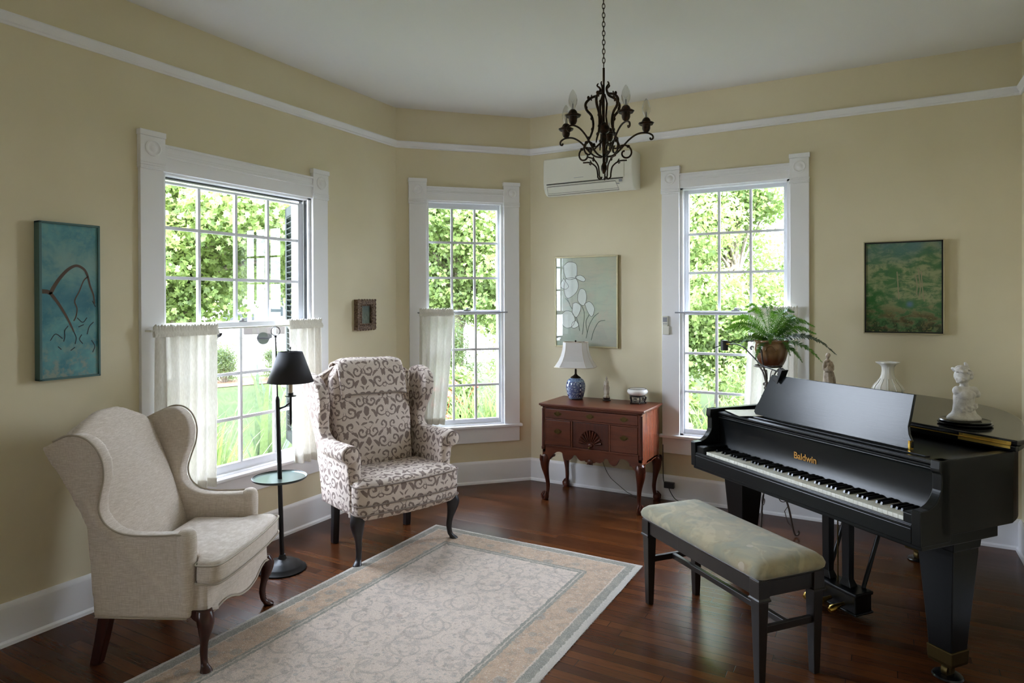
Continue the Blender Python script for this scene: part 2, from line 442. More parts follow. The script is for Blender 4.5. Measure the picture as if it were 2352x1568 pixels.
def benchm():
    t = T('faded_floral_velour'); o = t.obj()
    a = t.noise(o, 7, 3, .6, .8); b = t.noise(o, 22, 4, .7); c3 = t.noise(t.map(o, (1, 1, 1), (3, 2, 1)), 11, 2, .5, 1.2); f = t.noise(o, 500, 2, .6)
    c = t.mix(a.ss(.35, .65), srgb(140, 140, 122), srgb(164, 152, 124)); c = t.mix(c3.ss(.52, .64) * .5, c, srgb(186, 172, 142)); c = t.mix(b.ss(.52, .7) * .35, c, srgb(138, 118, 92))
    c = t.mix(t.vor(o, 9).lt(.17) * b.ss(.3, .5) * .55, c, srgb(192, 178, 162))
    t.set(c, .85, spec=.15, Sheen_Weight=.3); t.bump(f, .15, .001); MT['benchcloth'] = t.m
benchm()
def porcelain():
    t = T('blue_and_white_porcelain'); o = t.obj(); x, y, z = t.sep(o)
    th = y.atan2(x)
    a = t.vor(t.comb(th * .07, z, 0.0), 85); b = t.noise(t.comb(th * .07, z, 3.0), 60, 3, .6, 2.0)
    m = a.gt(.42).max(((b - .5).abs()).lt(.045))
    fr = ((th / 1.5708 + .05).frac() - .5).abs().lt(.085)
    sq = (((z / .032).frac() - .5).abs().gt(.28)).max(((th / 1.5708 + .05).frac() - .5).abs().gt(.05))
    m = t.mix(fr, t.mix(m * .85, srgb(196, 206, 222), srgb(24, 52, 118)), t.mix(sq, srgb(200, 210, 226), srgb(16, 38, 98)))
    band = (z - .148).abs().lt(.006).max((z - .012).abs().lt(.006)).max((z - .158).gt(0.0))
    m = t.mix(band * .9, m, srgb(122, 148, 190))
    t.set(m, .12, spec=.6, Coat_Weight=.4); MT['porc'] = t.m
porcelain()
def marble(name, c1, c2, rough=.6):
    t = T(name); o = t.obj(); a = t.noise(o, 26, 4, .6); b = t.noise(o, 160, 3, .6)
    t.set(t.mix(a.ss(.35, .7), c1, c2), rough, spec=.3); t.bump(b + a, .5, .003); return t.m
MT['plaster'] = marble('white_plaster', srgb(214, 210, 204), srgb(190, 184, 178))
MT['parian'] = marble('cream_resin', srgb(196, 180, 162), srgb(150, 132, 114), .5)
MT['milk'] = simple('milk_glass', srgb(226, 222, 212), .18)
MT['figure'] = marble('ivory_figurine', srgb(212, 204, 190), srgb(170, 154, 134), .4)
MT['white'] = simple('glazed_white_ceramic', srgb(236, 233, 228), .14)
MT['rosewood'] = wood('carved_rosewood', srgb(24, 12, 12), srgb(36, 18, 16), srgb(14, 8, 8), .3)
MT['acw'] = simple('warm_white_plastic', srgb(226, 224, 212), .35)
MT['acdark'] = simple('dark_louvre_gap', srgb(50, 48, 42), .6)
MT['acgrey'] = simple('grey_label_plastic', srgb(150, 152, 160), .5)
MT['blackplastic'] = simple('black_plastic', srgb(14, 14, 15), .4)
MT['shadeblk'] = simple('black_paper_shade', srgb(44, 42, 46), .62, spec=.3)
MT['tray'] = simple('brushed_tole_tray', srgb(96, 108, 104), .3, .7)
MT['candle'] = simple('cream_candle_sleeve', srgb(196, 178, 150), .6)
def shadew():
    t = T('ivory_silk_shade'); nt = t.nt; t.set(srgb(236, 233, 232), .8, spec=.2)
    tl = t.n('ShaderNodeBsdfTranslucent'); tl.inputs[0].default_value = (*srgb(240, 236, 228), 1)
    mx = t.n('ShaderNodeMixShader'); mx.inputs[0].default_value = .35; t.l(t.b.outputs[0], mx.inputs[1]); t.l(tl.outputs[0], mx.inputs[2]); t.l(mx.outputs[0], t.out.inputs[0])
    MT['shadew'] = t.m; MT['shadetrim'] = simple('ivory_shade_trim', srgb(206, 192, 172), .7)
shadew()
def fern():
    t = T('green_fern_frond'); o = t.obj(); a = t.noise(o, 14, 2, .5)
    t.set(t.mix(a.ss(.35, .65), srgb(30, 78, 32), srgb(76, 126, 36)), .5, spec=.4)
    tl = t.n('ShaderNodeBsdfTranslucent'); tl.inputs[0].default_value = (*srgb(110, 160, 40), 1)
    mx = t.n('ShaderNodeMixShader'); mx.inputs[0].default_value = .25; t.l(t.b.outputs[0], mx.inputs[1]); t.l(tl.outputs[0], mx.inputs[2]); t.l(mx.outputs[0], t.out.inputs[0]); MT['fern'] = t.m
    t = T('dark_fern_frond'); t.set(srgb(42, 66, 44), .5); MT['ferndark'] = t.m
fern()
def pot():
    t = T('brown_salt_glaze'); o = t.obj(); x, y, z = t.sep(o); a = t.noise(o, 16, 4, .6)
    c = t.mix(z.ss(.03, .08), srgb(92, 50, 30), srgb(138, 104, 68)); c = t.mix(a.ss(.4, .7) * .5, c, srgb(96, 70, 46))
    t.set(c, .2, spec=.6, Coat_Weight=.3); t.bump(a, .1, .003); MT['pot'] = t.m
pot()
MT['paper'] = simple('cream_paper', srgb(232, 228, 212), .7)
MT['soil'] = simple('dark_soil', srgb(30, 24, 18), .95)
def paint_teal():
    t = T('mottled_teal_paint'); o = t.obj(); x, y, z = t.sep(o)
    a = t.noise(o, 5, 4, .65, .4); b = t.noise(o, 24, 4, .7)
    c = t.mix(a.ss(.35, .68), srgb(58, 124, 138), srgb(106, 164, 166)); c = t.mix(b.ss(.5, .62) * .45, c, srgb(118, 158, 150))
    low = z.ss(.22, .02) * b.ss(.42, .62); c = t.mix(low * .75, c, srgb(148, 152, 138))
    pale = ((z - .54).abs().ss(.16, .0)) * a.ss(.4, .6); c = t.mix(pale * .5, c, srgb(140, 160, 148))
    dk = ((z - .37).abs().ss(.12, .0)); c = t.mix(dk * .55, c, srgb(40, 104, 126))
    t.set(c, .5); t.bump(b, .3, .003); MT['teal'] = t.m
paint_teal()
def paint_iris():
    t = T('soft_green_grey_wash'); o = t.obj(); x, y, z = t.sep(o)
    a = t.noise(o, 4, 4, .6, .6); b = t.noise(t.comb(x * 3.0, z * 12.0, 0.0), 3, 4, .6)
    c = t.mix(a.ss(.35, .65), srgb(200, 208, 188), srgb(212, 202, 184)); c = t.mix(b.ss(.45, .7) * .35, c, srgb(172, 186, 176))
    c = t.mix(z.ss(.3, .05) * .6, c, srgb(164, 168, 158)); c = t.mix(z.ss(.45, .7) * .35, c, srgb(190, 202, 172)); c = t.mix(x.ss(.3, .02) * .35, c, srgb(186, 208, 198))
    t.set(c, .7); MT['irisbg'] = t.m
paint_iris()
def paint_green():
    t = T('green_landscape_paint'); o = t.obj(); x, y, z = t.sep(o)
    a = t.noise(t.comb(x * 6.0, z * 12.0, 0.0), 1.6, 5, .65, .5); b = t.noise(o, 26, 4, .7); d = t.noise(t.map(o, (1, 1, 1), (4, 1, 2)), 3.2, 2, .5)
    c = t.mix(a.ss(.4, .6), srgb(70, 112, 66), srgb(146, 152, 112)); c = t.mix(b.ss(.5, .65) * .6, c, srgb(52, 96, 66))
    c = t.mix(z.ss(.4, .58) * d.ss(.35, .6), c, srgb(84, 120, 122))
    c = t.mix(x.ss(.2, .02) * z.ss(.45, .2) * b.ss(.3, .55), c, srgb(24, 92, 30))
    c = t.mix(z.ss(.24, .08) * a.ss(.42, .6), c, srgb(100, 84, 50)); c = t.mix(z.ss(.16, .03) * b.ss(.4, .6), c, srgb(28, 50, 26)); c = t.mix(z.ss(.2, .08) * b.ss(.58, .7), c, srgb(150, 148, 84))
    c = t.mix((x - .26).abs().ss(.03, .0) * (z - .19).abs().ss(.03, .0), c, srgb(88, 118, 146))
    t.set(c, .35, spec=.5); t.bump(a + b, .3, .003); MT['landscape'] = t.m
paint_green()
MT['gilt'] = simple('pale_gilt_frame', srgb(186, 176, 140), .4, .3)
MT['blackfr'] = simple('black_inner_frame', srgb(16, 15, 14), .4)
MT['tealfr'] = simple('teal_wash_frame', srgb(76, 112, 112), .5)
def carved():
    t = T('carved_brown_frame'); o = t.obj(); a = t.noise(o, 90, 4, .7)
    t.set(t.mix(a.ss(.4, .65), srgb(82, 58, 42), srgb(148, 122, 98)), .5, .1); t.bump(a, 1.0, .01); MT['carved'] = t.m
carved()
MT['twig'] = simple('brown_branch_paint', srgb(84, 66, 52), .6)
MT['twigdark'] = simple('dark_branch_paint', srgb(38, 50, 56), .6)
MT['petal'] = simple('white_petal_paint', srgb(232, 236, 230), .7)
MT['stemline'] = simple('grey_stem_paint', srgb(110, 122, 108), .7)
MT['outline'] = simple('charcoal_outline_paint', srgb(70, 74, 70), .7)
MT['paletrunk'] = simple('pale_trunk_paint', srgb(150, 140, 112), .6)
# outdoors
def leafm(name, c1, c2, tr=.45):
    t = T(name); o = t.obj(); a = t.noise(o, 2.3, 2, .5); b = t.noise(o, 30, 2, .5)
    c = t.mix((a * .6 + b * .5).ss(.38, .72), c1, c2); t.set(c, .45, spec=.4)
    tl = t.n('ShaderNodeBsdfTranslucent'); t.l(t.mix(.5, c, srgb(170, 190, 104)), tl.inputs[0])
    mx = t.n('ShaderNodeMixShader'); mx.inputs[0].default_value = tr; t.l(t.b.outputs[0], mx.inputs[1]); t.l(tl.outputs[0], mx.inputs[2]); t.l(mx.outputs[0], t.out.inputs[0])
    return t.m
MT['leafa'] = leafm('maple_leaf_green', srgb(84, 106, 60), srgb(140, 156, 94))
MT['leafb'] = leafm('mid_leaf_green', srgb(66, 86, 52), srgb(116, 134, 82))
MT['leafp'] = leafm('pale_leaf_green', srgb(90, 112, 66), srgb(142, 160, 100))
MT['leafc'] = leafm('shrub_green', srgb(46, 60, 42), srgb(76, 92, 60))
MT['lily'] = leafm('strap_leaf_green', srgb(62, 86, 42), srgb(104, 124, 64))
MT['yucca'] = leafm('blue_green_blade', srgb(54, 72, 62), srgb(80, 98, 82), .25)
MT['bark'] = marble('grey_bark', srgb(142, 132, 118), srgb(96, 86, 74), .9)
def grass():
    t = T('mown_lawn'); o = t.obj(); a = t.noise(o, .6, 3, .6); b = t.noise(o, 30, 3, .7)
    c = t.mix(a.ss(.35, .7), srgb(50, 64, 32), srgb(66, 78, 40)); c = t.mix(b.ss(.4, .7) * .4, c, srgb(44, 54, 28)); t.set(c, .9, spec=.1); t.bump(b, .5, .03); MT['grass'] = t.m
grass()
MT['mulch'] = marble('brown_mulch', srgb(136, 98, 72), srgb(98, 74, 54), .95)
MT['road'] = simple('pale_concrete', srgb(190, 186, 178), .9)
def siding():
    t = T('white_clapboard'); x, y, z = t.sep(t.obj()); f = (z / .12).frac()
    t.set(t.mix(f.ss(.0, .16), srgb(170, 178, 180), srgb(236, 238, 238)), .6); t.bump(f, .6, .02); MT['siding'] = t.m
siding()
MT['shutter'] = simple('dark_green_shutter', srgb(9, 20, 17), .6, spec=.1)
MT['roof'] = simple('grey_shingle', srgb(110, 108, 106), .9)
MT['red'] = simple('red_petal', srgb(214, 60, 44), .6)
MT['pinkfl'] = simple('pink_petal', srgb(214, 150, 150), .6)
MT['carw'] = simple('silver_car_paint', srgb(104, 106, 112), .3)
MT['card'] = simple('dark_car_paint', srgb(40, 36, 34), .4, spec=.2)
MT['tyre'] = simple('black_tyre', srgb(10, 10, 11), .9, spec=.1)
MT['bkwin'] = simple('dark_window_glass', srgb(30, 36, 38), .15)
# ------------------------------------------------------------------ room shell
XR, YF = 0.747, -2.4
DL = math.hypot(X2 - A_, B_ - Y1); DANG = math.atan2(B_ - Y1, X2 - A_)
WT = .16
def wall_mb(length0, length1, holes, h=HC):
    mb = MB(); s = length0
    for (a, b, z0, z1) in sorted(holes):
        mb.box(s, a, 0, WT, 0, h); mb.box(a, b, 0, WT, 0, z0); mb.box(a, b, 0, WT, z1, h); s = b
    mb.box(s, length1, 0, WT, 0, h); return mb
def place(o, loc, rz): o.location = loc; o.rotation_euler = (0, 0, rz); return o
HL = (2.14, 3.238, .46, 2.2); HD = (.235, .889, .48, 2.318); HM = (-1.308, -.538, .49, 2.344)
RL_FILL = (-1.05, -.25, .46, 2.2)  # opening for the added fill window, out of view
o = place(finish('wall_left', wall_mb(YF - .1, Y1 + .06, [HL, RL_FILL]), MT['wall']), (A_, 0, 0), PI / 2); tag(o, kind='structure')
o = place(finish('wall_bay', wall_mb(0, DL, [HD]), MT['wall']), (A_, Y1, 0), DANG); tag(o, kind='structure')
o = place(finish('wall_back', wall_mb(X2 - .06, XR + .1, [HM]), MT['wall']), (0, B_, 0), 0); tag(o, kind='structure')
o = finish('wall_right', MB().box(XR, XR + WT, YF - .1, B_, 0, HC), MT['wall']); tag(o, kind='structure')
o = finish('wall_front', MB().box(A_, XR, YF - WT, YF, 0, HC), MT['wall']); tag(o, kind='structure')
o = finish('floor', MB().poly([(A_ - .1, YF - .1, 0), (XR + .1, YF - .1, 0), (XR + .1, B_ + .1, 0), (X2 - .02, B_ + .1, 0), (A_ - .1, Y1 + .02, 0)]).box(A_ - .1, XR + .1, YF - .1, Y1, -.25, -.001), MT['floor']); tag(o, kind='structure')
o = finish('ceiling', MB().box(A_ - .6, XR + .5, YF - .5, B_ + .6, HC, HC + .2), MT['ceil']); tag(o, kind='structure')

def profile_run(name, prof, runs, m):
    """prof: (d inward, z); runs in wall coordinates [(loc, rz, s0, s1)]"""
    for nm, loc, rz, s0, s1, k0, k1 in runs:
        mb = MB(); r0 = [(s0 + k0 * d, -d, z) for d, z in prof]; r1 = [(s1 + k1 * d, -d, z) for d, z in prof]
        mb.rings([r0, r1]); o = place(finish(name + '_' + nm if name != 'trim' else 'trim_' + nm, mb, m, smooth=30), loc, rz); tag(o, kind='structure')
TD = math.tan(math.radians(22.5))
def runs(names):
    return [(names[0], (A_, 0, 0), PI / 2, YF, Y1, 0, -TD), (names[1], (A_, Y1, 0), DANG, 0, DL, TD, -TD), (names[2], (0, B_, 0), 0, X2, XR, TD, -1), (names[3], (XR, 0, 0), -PI / 2, -B_, -YF, 1, 0)]
profile_run('baseboard', [(0, .182), (.006, .182), (.012, .176), (.018, .168), (.02, .16), (.02, .022), (.024, .020), (.031, .014), (.034, .0), (0, 0)], runs(['left', 'bay', 'back', 'right']), MT['trim'])
profile_run('trim', [(0, 2.728), (.008, 2.728), (.014, 2.736), (.012, 2.744), (.018, 2.752), (.026, 2.762), (.03, 2.772), (.028, 2.779), (.0, 2.781)], runs(['1', '2', '3', '4']), MT['trim'])

def window(idx, loc, rz, op, cas, ztop, zhead, zst, zap, up_cols, up_rows, lo_cols, lo_rows, gap=0.0, rail=(1.345, 1.38), st_over=.02, dark=False, simple_=False, rosette=True):
    """op: opening (s0,s1); cas: casing outer edges (s0,s1)"""
    root = empty('window_%d' % idx, loc, rz, kind='structure')
    s0, s1 = op; c0, c1 = cas; du, dl = .058, .022
    # casing
    mb = MB()
    zb = zhead - .145
    for a, b in ((c0, s0), (s1, c1)):
        mb.box(a, b, -.024, 0, zst, zb)
        mb.box(a - .004, b + (.004 if a == c0 else 0), -.032, 0, zb, ztop - .03)
        mb.box(a - .007, b + .006, -.037, 0, ztop - .03, ztop)
        for k in range(3): mb.box(a - .006, b + .004, -.036, 0, zb + .006 + k * .013, zb + .012 + k * .013)
    hh = zhead
    zo = HOLE[idx][3]
    mb.box(s0, s1, -.022, 0, zo, hh - .012); mb.box(s0, s1, -.03, 0, hh - .014, hh)
    mb.box(s0, s1, -.030, 0, zo + (hh - zo) * .52, zo + (hh - zo) * .62); mb.box(s0, s1, -.026, 0, zo + (hh - zo) * .62, zo + (hh - zo) * .70)
    finish('casing', mb, MT['trim'], root, bevel=.0025)
    if rosette:
        for a, b in ((c0, s0), (s1, c1)):
            mb = MB(); cx = (a + b) / 2; cz = (zb + ztop) / 2 + .01
            mb.lathe([(.043, 0), (.043, .007), (.036, .009), (.031, .003), (.024, .002), (.018, .006), (.013, .010), (.004, .012)], 28, (cx, -.031, cz), axis='y')
            finish('rosette', mb, MT['trim'], root, smooth=60)
    # stool and apron
    mb = MB(); mb.box(c0 - st_over, c1 + st_over, -.045, 0, zst - .024, zst); finish('sill', mb, MT['trim'], root, bevel=.007, bseg=3)
    mb = MB(); mb.box(c0, c1, -.02, 0, zap, zst - .024); finish('apron', mb, MT['trim'], root, bevel=.003)
    # jambs
    mb = MB(); mb.box(s0 - .004, s0 + .012, 0, WT, zst, zo); mb.box(s1 - .012, s1 + .004, 0, WT, zst, zo); mb.box(s0, s1, 0, WT, zo - .012, zo + .004); mb.box(s0, s1, .0, WT + .03, zst - .03, zst + .012)
    for (a, b) in ((s0 + .012, s0 + .022), (s1 - .022, s1 - .012)):
        mb.box(a, b, .0, .012, zst, zo); mb.box(a, b, .046, .052, zst, zo); mb.box(a, b, .088, WT, zst, zo)
    finish('jamb', mb, MT['trim'], root)
    if dark:
        mb = MB(); mb.box(s1 - .013, s1 - .0115, .013, .088, zst, zo - .012); mb.box(s0 + .0115, s0 + .013, .013, .088, zst, zo - .012); mb.box(s0, s1, .05, .09, zo - .02, zo - .0115)
        finish('track', mb, MT['darktrack'], root)
    def sash(nm, cols, rows, y0, y1, a, b, z0, z1, mw=.018):
        sr = MB()
        sr.box(a, cols[0], y0, y1, z0, z1); sr.box(cols[-1], b, y0, y1, z0, z1)
        sr.box(cols[0], cols[-1], y0, y1, rows[0], z1); sr.box(cols[0], cols[-1], y0, y1, z0, rows[-1])
        o = finish(nm, sr, MT['sash'], root, bevel=.002)
        mu = MB()
        for c in cols[1:-1]: mu.box(c - mw / 2, c + mw / 2, y0 + .003, y1 - .008, rows[-1], rows[0])
        for r in rows[1:-1]: mu.box(cols[0], cols[-1], y0 + .004, y1 - .009, r - mw / 2, r + mw / 2)
        finish('muntin', mu, MT['sash'], o)
        g = MB(); g.quad((cols[0], (y0 + y1) / 2, rows[-1]), (cols[-1], (y0 + y1) / 2, rows[-1]), (cols[-1], (y0 + y1) / 2, rows[0]), (cols[0], (y0 + y1) / 2, rows[0]))
        finish('pane', g, MT['glass'], o)
        return o
    sash('upper_sash', up_cols, up_rows, .055, .084, s0 + .012, s1 - .012, rail[0], zo - .012 - gap)
    sash('lower_sash', lo_cols, lo_rows, .016, .045, s0 + .012, s1 - .012, zst + .002, rail[1])
    mb = MB(); cx = (lo_cols[0] + lo_cols[-1]) / 2 + .02; mb.box(cx - .03, cx + .03, .018, .04, rail[1], rail[1] + .008); mb.lathe([(.012, 0), (.013, .012), (.004, .018)], 12, (cx, .028, rail[1] + .008)); mb.box(cx - .004, cx + .028, .022, .032, rail[1] + .012, rail[1] + .02)
    finish('sash_lock', mb, MT['acgrey'], root, bevel=.002)
    return root
HOLE = {1: HL, 2: HD, 3: HM, 4: RL_FILL}
window(1, (A_, 0, 0), PI / 2, (2.177, 3.238), (2.047, 3.375), 2.402, 2.345, .478, .345,
       [2.205, 2.442, 2.692, 2.932, 3.178], [2.153, 1.912, 1.637, 1.385], [2.205, 2.442, 2.692, 2.95, 3.172], [1.347, 1.072, .803, .538], gap=.022, dark=True, rail=(1.345, 1.382))
window(2, (A_, Y1, 0), DANG, (.239, .888), (.103, 1.02), 2.489, 2.43, .482, .337,
       [.272, .464, .656, .85], [2.265, 1.987, 1.696, 1.43], [.277, .468, .655, .848], [1.392, 1.105, .81, .532], rail=(1.395, 1.425))
window(3, (0, B_, 0), 0, (-1.308, -.538), (-1.44, -.418), 2.51, 2.452, .492, .35,
       [-1.255, -1.034, -.811, -.588], [2.305, 2.0, 1.71, 1.425], [-1.274, -1.045, -.815, -.585], [1.395, 1.108, .82, .54], rail=(1.398, 1.426))
window(4, (A_, 0, 0), PI / 2, (-1.05, -.25), (-1.18, -.12), 2.402, 2.345, .478, .345,
       [-1.0, -.825, -.65, -.475, -.30], [2.153, 1.912, 1.637, 1.385], [-1.0, -.825, -.65, -.475, -.30], [1.347, 1.072, .803, .538])  # unseen window added behind the camera to bring in fill light
# ------------------------------------------------------------------ curtains
def curtain_panel(label, loc, rz, top, bot, ztop, zbot, folds, seed, depth=.017, y=-.062, lean=None):
    """gathered cafe curtain; top/bot = (s0,s1)"""
    root = empty('cafe_curtain', loc, rz, label, 'curtain')
    rnd = random.Random(seed); ph = [rnd.uniform(0, 6) for _ in range(5)]
    NU, NV = folds * 14, 40; mb = MB(); vs = []; fs = []
    hem = .05
    for j in range(NV + 1):
        t = j / NV; z = ztop - .03 + (zbot - ztop + .03) * t
        a = top[0] + (bot[0] - top[0]) * t; b = top[1] + (bot[1] - top[1]) * (t ** 1.2)
        amp = depth * (.55 + .75 * t) + .004
        for i in range(NU + 1):
            u = i / NU; uw = u + .012 * math.sin(5 * u * 6.28 + ph[0]) + .006 * math.sin(t * 3 + u * 9)
            f = math.sin(uw * folds * 2 * PI + .8 * math.sin(t * 2.2 + ph[1]))
            f2 = math.sin(uw * folds * 4.7 * PI + ph[2] + t * 2) * (1 - t) * .7
            zz = z + (0.004 * math.sin(u * folds * 6.28 + 1) if j == NV else 0)
            vs.append((a + (b - a) * u + .003 * f2, y + amp * f + .004 * f2 + .006 * math.sin(u * 7 + ph[3]), zz))
    for j in range(NV):
        for i in range(NU):
            k = j * (NU + 1) + i; fs.append((k, k + 1, k + NU + 2, k + NU + 1))
    mb.add(vs, fs); o = finish('panel', mb, MT['curtain'], root, smooth=180)
    # ruffled heading over the rod
    mb = MB(); vs = []; fs = []; NH = folds * 30; prof = [(-.012, -.034), (-.016, -.02), (-.010, -.008), (-.004, .008), (-.008, .022), (.002, .028), (.008, .018), (.006, 0), (.012, -.014), (.008, -.034)]
    for i in range(NH + 1):
        u = i / NH; s = top[0] - .004 + (top[1] - top[0] + .008) * u
        w = .5 * math.sin(u * folds * 2 * PI * 2.6 + ph[4]) + .5 * math.sin(u * folds * 2 * PI * 4.1)
        h = .35 * math.sin(u * folds * 9 + ph[0]) + .65 * math.sin(u * folds * 23 + ph[2])
        for (d, z) in prof: vs.append((s + .002 * h, y + d * (1 + .35 * w) + .004 * w, ztop + z * (1 + (.28 * h if z > 0 else 0))))
    n = len(prof)
    for i in range(NH):
        for k in range(n - 1): q = i * n + k; fs.append((q, q + 1, q + n + 1, q + n))
    mb.add(vs, fs); finish('ruffled_heading', mb, MT['curtain'], root, smooth=180)
    mb = MB(); vs = []; fs = []
    for j in range(2):
        t = 1 - (.055 if j == 0 else .0)
        for i in range(NU + 1):
            u = i / NU; uw = u + .012 * math.sin(5 * u * 6.28 + ph[0]) + .006 * math.sin(t * 3 + u * 9)
            f = math.sin(uw * folds * 2 * PI + .8 * math.sin(t * 2.2 + ph[1])); amp = depth * (.55 + .75 * t) + .004
            a = top[0] + (bot[0] - top[0]) * t; b = top[1] + (bot[1] - top[1]) * (t ** 1.2)
            vs.append((a + (b - a) * u, y + amp * f + .006 * math.sin(u * 7 + ph[3]) - .003, ztop - .03 + (zbot - ztop + .03) * t))
    for i in range(NU): fs.append((i, i + 1, i + NU + 2, i + NU + 1))
    mb.add(vs, fs); finish('hem', mb, MT['curtain'], root, smooth=180)
    return root
curtain_panel('wide gathered white cafe curtain behind the beige wing chair', (A_, 0, 0), PI / 2, (2.09, 2.462), (2.1, 2.452), 1.352, .462, 6, 1, y=-.07)
curtain_panel('narrow white cafe curtain panel between black floor lamp and patterned chair', (A_, 0, 0), PI / 2, (2.985, 3.262), (3.045, 3.27), 1.362, .455, 4, 2, y=-.07)
curtain_panel('single white cafe curtain drawn aside at the narrow bay window', (A_, Y1, 0), DANG, (.178, .448), (.165, .375), 1.418, .515, 4, 3)
curtain_panel('white cafe curtain hanging behind the potted fern', (0, B_, 0), 0, (-.80, -.49), (-.86, -.49), 1.432, .53, 5, 4)
def rod(label, loc, rz, s0, s1, z, y, m='acw'):
    mb = MB(); mb.tube([(s0, -.025, z), (s0, y, z), (s1, y, z), (s1, -.025, z)], .0055, 8)
    o = place(finish('curtain_rod', mb, MT[m], smooth=40), loc, rz); tag(o, label, 'curtain rod'); return o
rod('thin white curtain rod across the wide left window', (A_, 0, 0), PI / 2, 2.07, 3.275, 1.352, -.068)
rod('slim grey curtain rod across the narrow bay window', (A_, Y1, 0), DANG, .17, .905, 1.412, -.060, 'acgrey')
rod('slim grey curtain rod across the back window behind the fern', (0, B_, 0), 0, -1.33, -.50, 1.414, -.060, 'acgrey')
# ------------------------------------------------------------------ rug
RX0, RX1, RY0, RY1 = -2.6, -1.17, 1.15, 3.61
def make_rug():
    root = empty('area_rug', ((RX0 + RX1) / 2, (RY0 + RY1) / 2, 0), 0, 'faded cream and sage oriental rug on the wood floor', 'rug')
    hx, hy = (RX1 - RX0) / 2, (RY1 - RY0) / 2
    mb = MB(); nx, ny = 60, 100; vs = []; fs = []
    for j in range(ny + 1):
        for i in range(nx + 1):
            x = -hx + 2 * hx * i / nx; y = -hy + 2 * hy * j / ny
            e = min(hx - abs(x), hy - abs(y)); z = .0105 * min(1, .35 + e / .02)
            ex = .003 * math.sin(y * 9) if i in (0, nx) else 0; ey = .004 * math.sin(x * 7) if j in (0, ny) else 0
            vs.append((x + ex, y + ey, z))
    for j in range(ny):
        for i in range(nx): k = j * (nx + 1) + i; fs.append((k, k + 1, k + nx + 2, k + nx + 1))
    mb.add(vs, fs); mb.box(-hx, hx, -hy, hy, .0008, .003)
    finish('pile', mb, rugm(-hx, hx, -hy, hy), root, smooth=60)
    # little tufts of the bound edge
    mb = MB(); rnd = random.Random(3)
    for k in range(1500):
        t = rnd.uniform(-1, 1); s = rnd.choice((0, 1, 2, 3, 0, 1)); l = rnd.uniform(.003, .009)
        if s < 2: x, y, dx, dy = (hx if s else -hx), t * hy, (1 if s else -1), rnd.uniform(-.6, .6)
        else: x, y, dx, dy = t * hx, (hy if s == 2 else -hy), rnd.uniform(-.6, .6), (1 if s == 2 else -1)
        p = Vector((x, y, .004)); q = p + Vector((dx, dy, 0)).normalized() * l; q.z = .002; w = Vector((-dy, dx, 0)).normalized() * .0012
        mb.add([p - w, p + w, q], [(0, 1, 2)])
    tag(finish('edge_tufts', mb, simple('cream_rug_binding', srgb(204, 196, 184), .95), root), kind='stuff')
make_rug()

# ------------------------------------------------------------------ cabriole leg
def cabriole(sx, sy, h, knee=.045, ankle=.0135, foot=.026, kick=.03, top=.04, ball=False, seg=14):
    """leg centred on its post; knee bulges towards (sx,sy)"""
    d = Vector((sx, sy, 0)).normalized()
    #      t(down)  offset  radius
    prof = [(0, .006, top), (.08, .014, knee), (.18, .022, knee * .98), (.30, .020, knee * .82), (.42, .012, knee * .62), (.55, .003, knee * .46), (.68, -.003, ankle * 1.12), (.80, -.001, ankle), (.88, .006, ankle * 1.08), (.925, kick * .55, foot * .82), (.965, kick * .8, foot), (.99, kick * .85, foot * .9), (1.0, kick * .85, foot * .78)]
    P = bez([(t, o, r) for t, o, r in prof], 3); rs = []
    for p in P:
        t, o, r = p; c = d * o; z = h * (1 - t)
        rs.append([(c.x + r * math.cos(2 * PI * k / seg + .39), c.y + r * math.sin(2 * PI * k / seg + .39), max(z, 0)) for k in range(seg)])
    mb = MB(); mb.rings(rs)
    # side brackets blending into the rail
    for e in (Vector((-sx, 0, 0)), Vector((0, -sy, 0))):
        n = e.normalized(); w = Vector((-n.y, n.x, 0)) * .011
        q = [(.0, h), (.075, h), (.072, h - .014), (.055, h - .02), (.045, h - .035), (.028, h - .045), (.0, h - .07)]
        r0 = [tuple(n * a - w + d * .012 + Vector((0, 0, z))) for a, z in q]; r1 = [tuple(n * a + w + d * .012 + Vector((0, 0, z))) for a, z in q]
        mb.rings([r0, r1])
    return mb

# ------------------------------------------------------------------ beige wing chair
def slab_side(outline, x0, x1, flare=None, n=1):
    mb = MB(); rs = []
    for k in range(n + 1):
        t = k / n; x = x0 + (x1 - x0) * t
        rs.append([(x + (flare(p[0], p[1]) if flare else 0), p[0], p[1]) for p in outline])
    return mb.rings(rs)

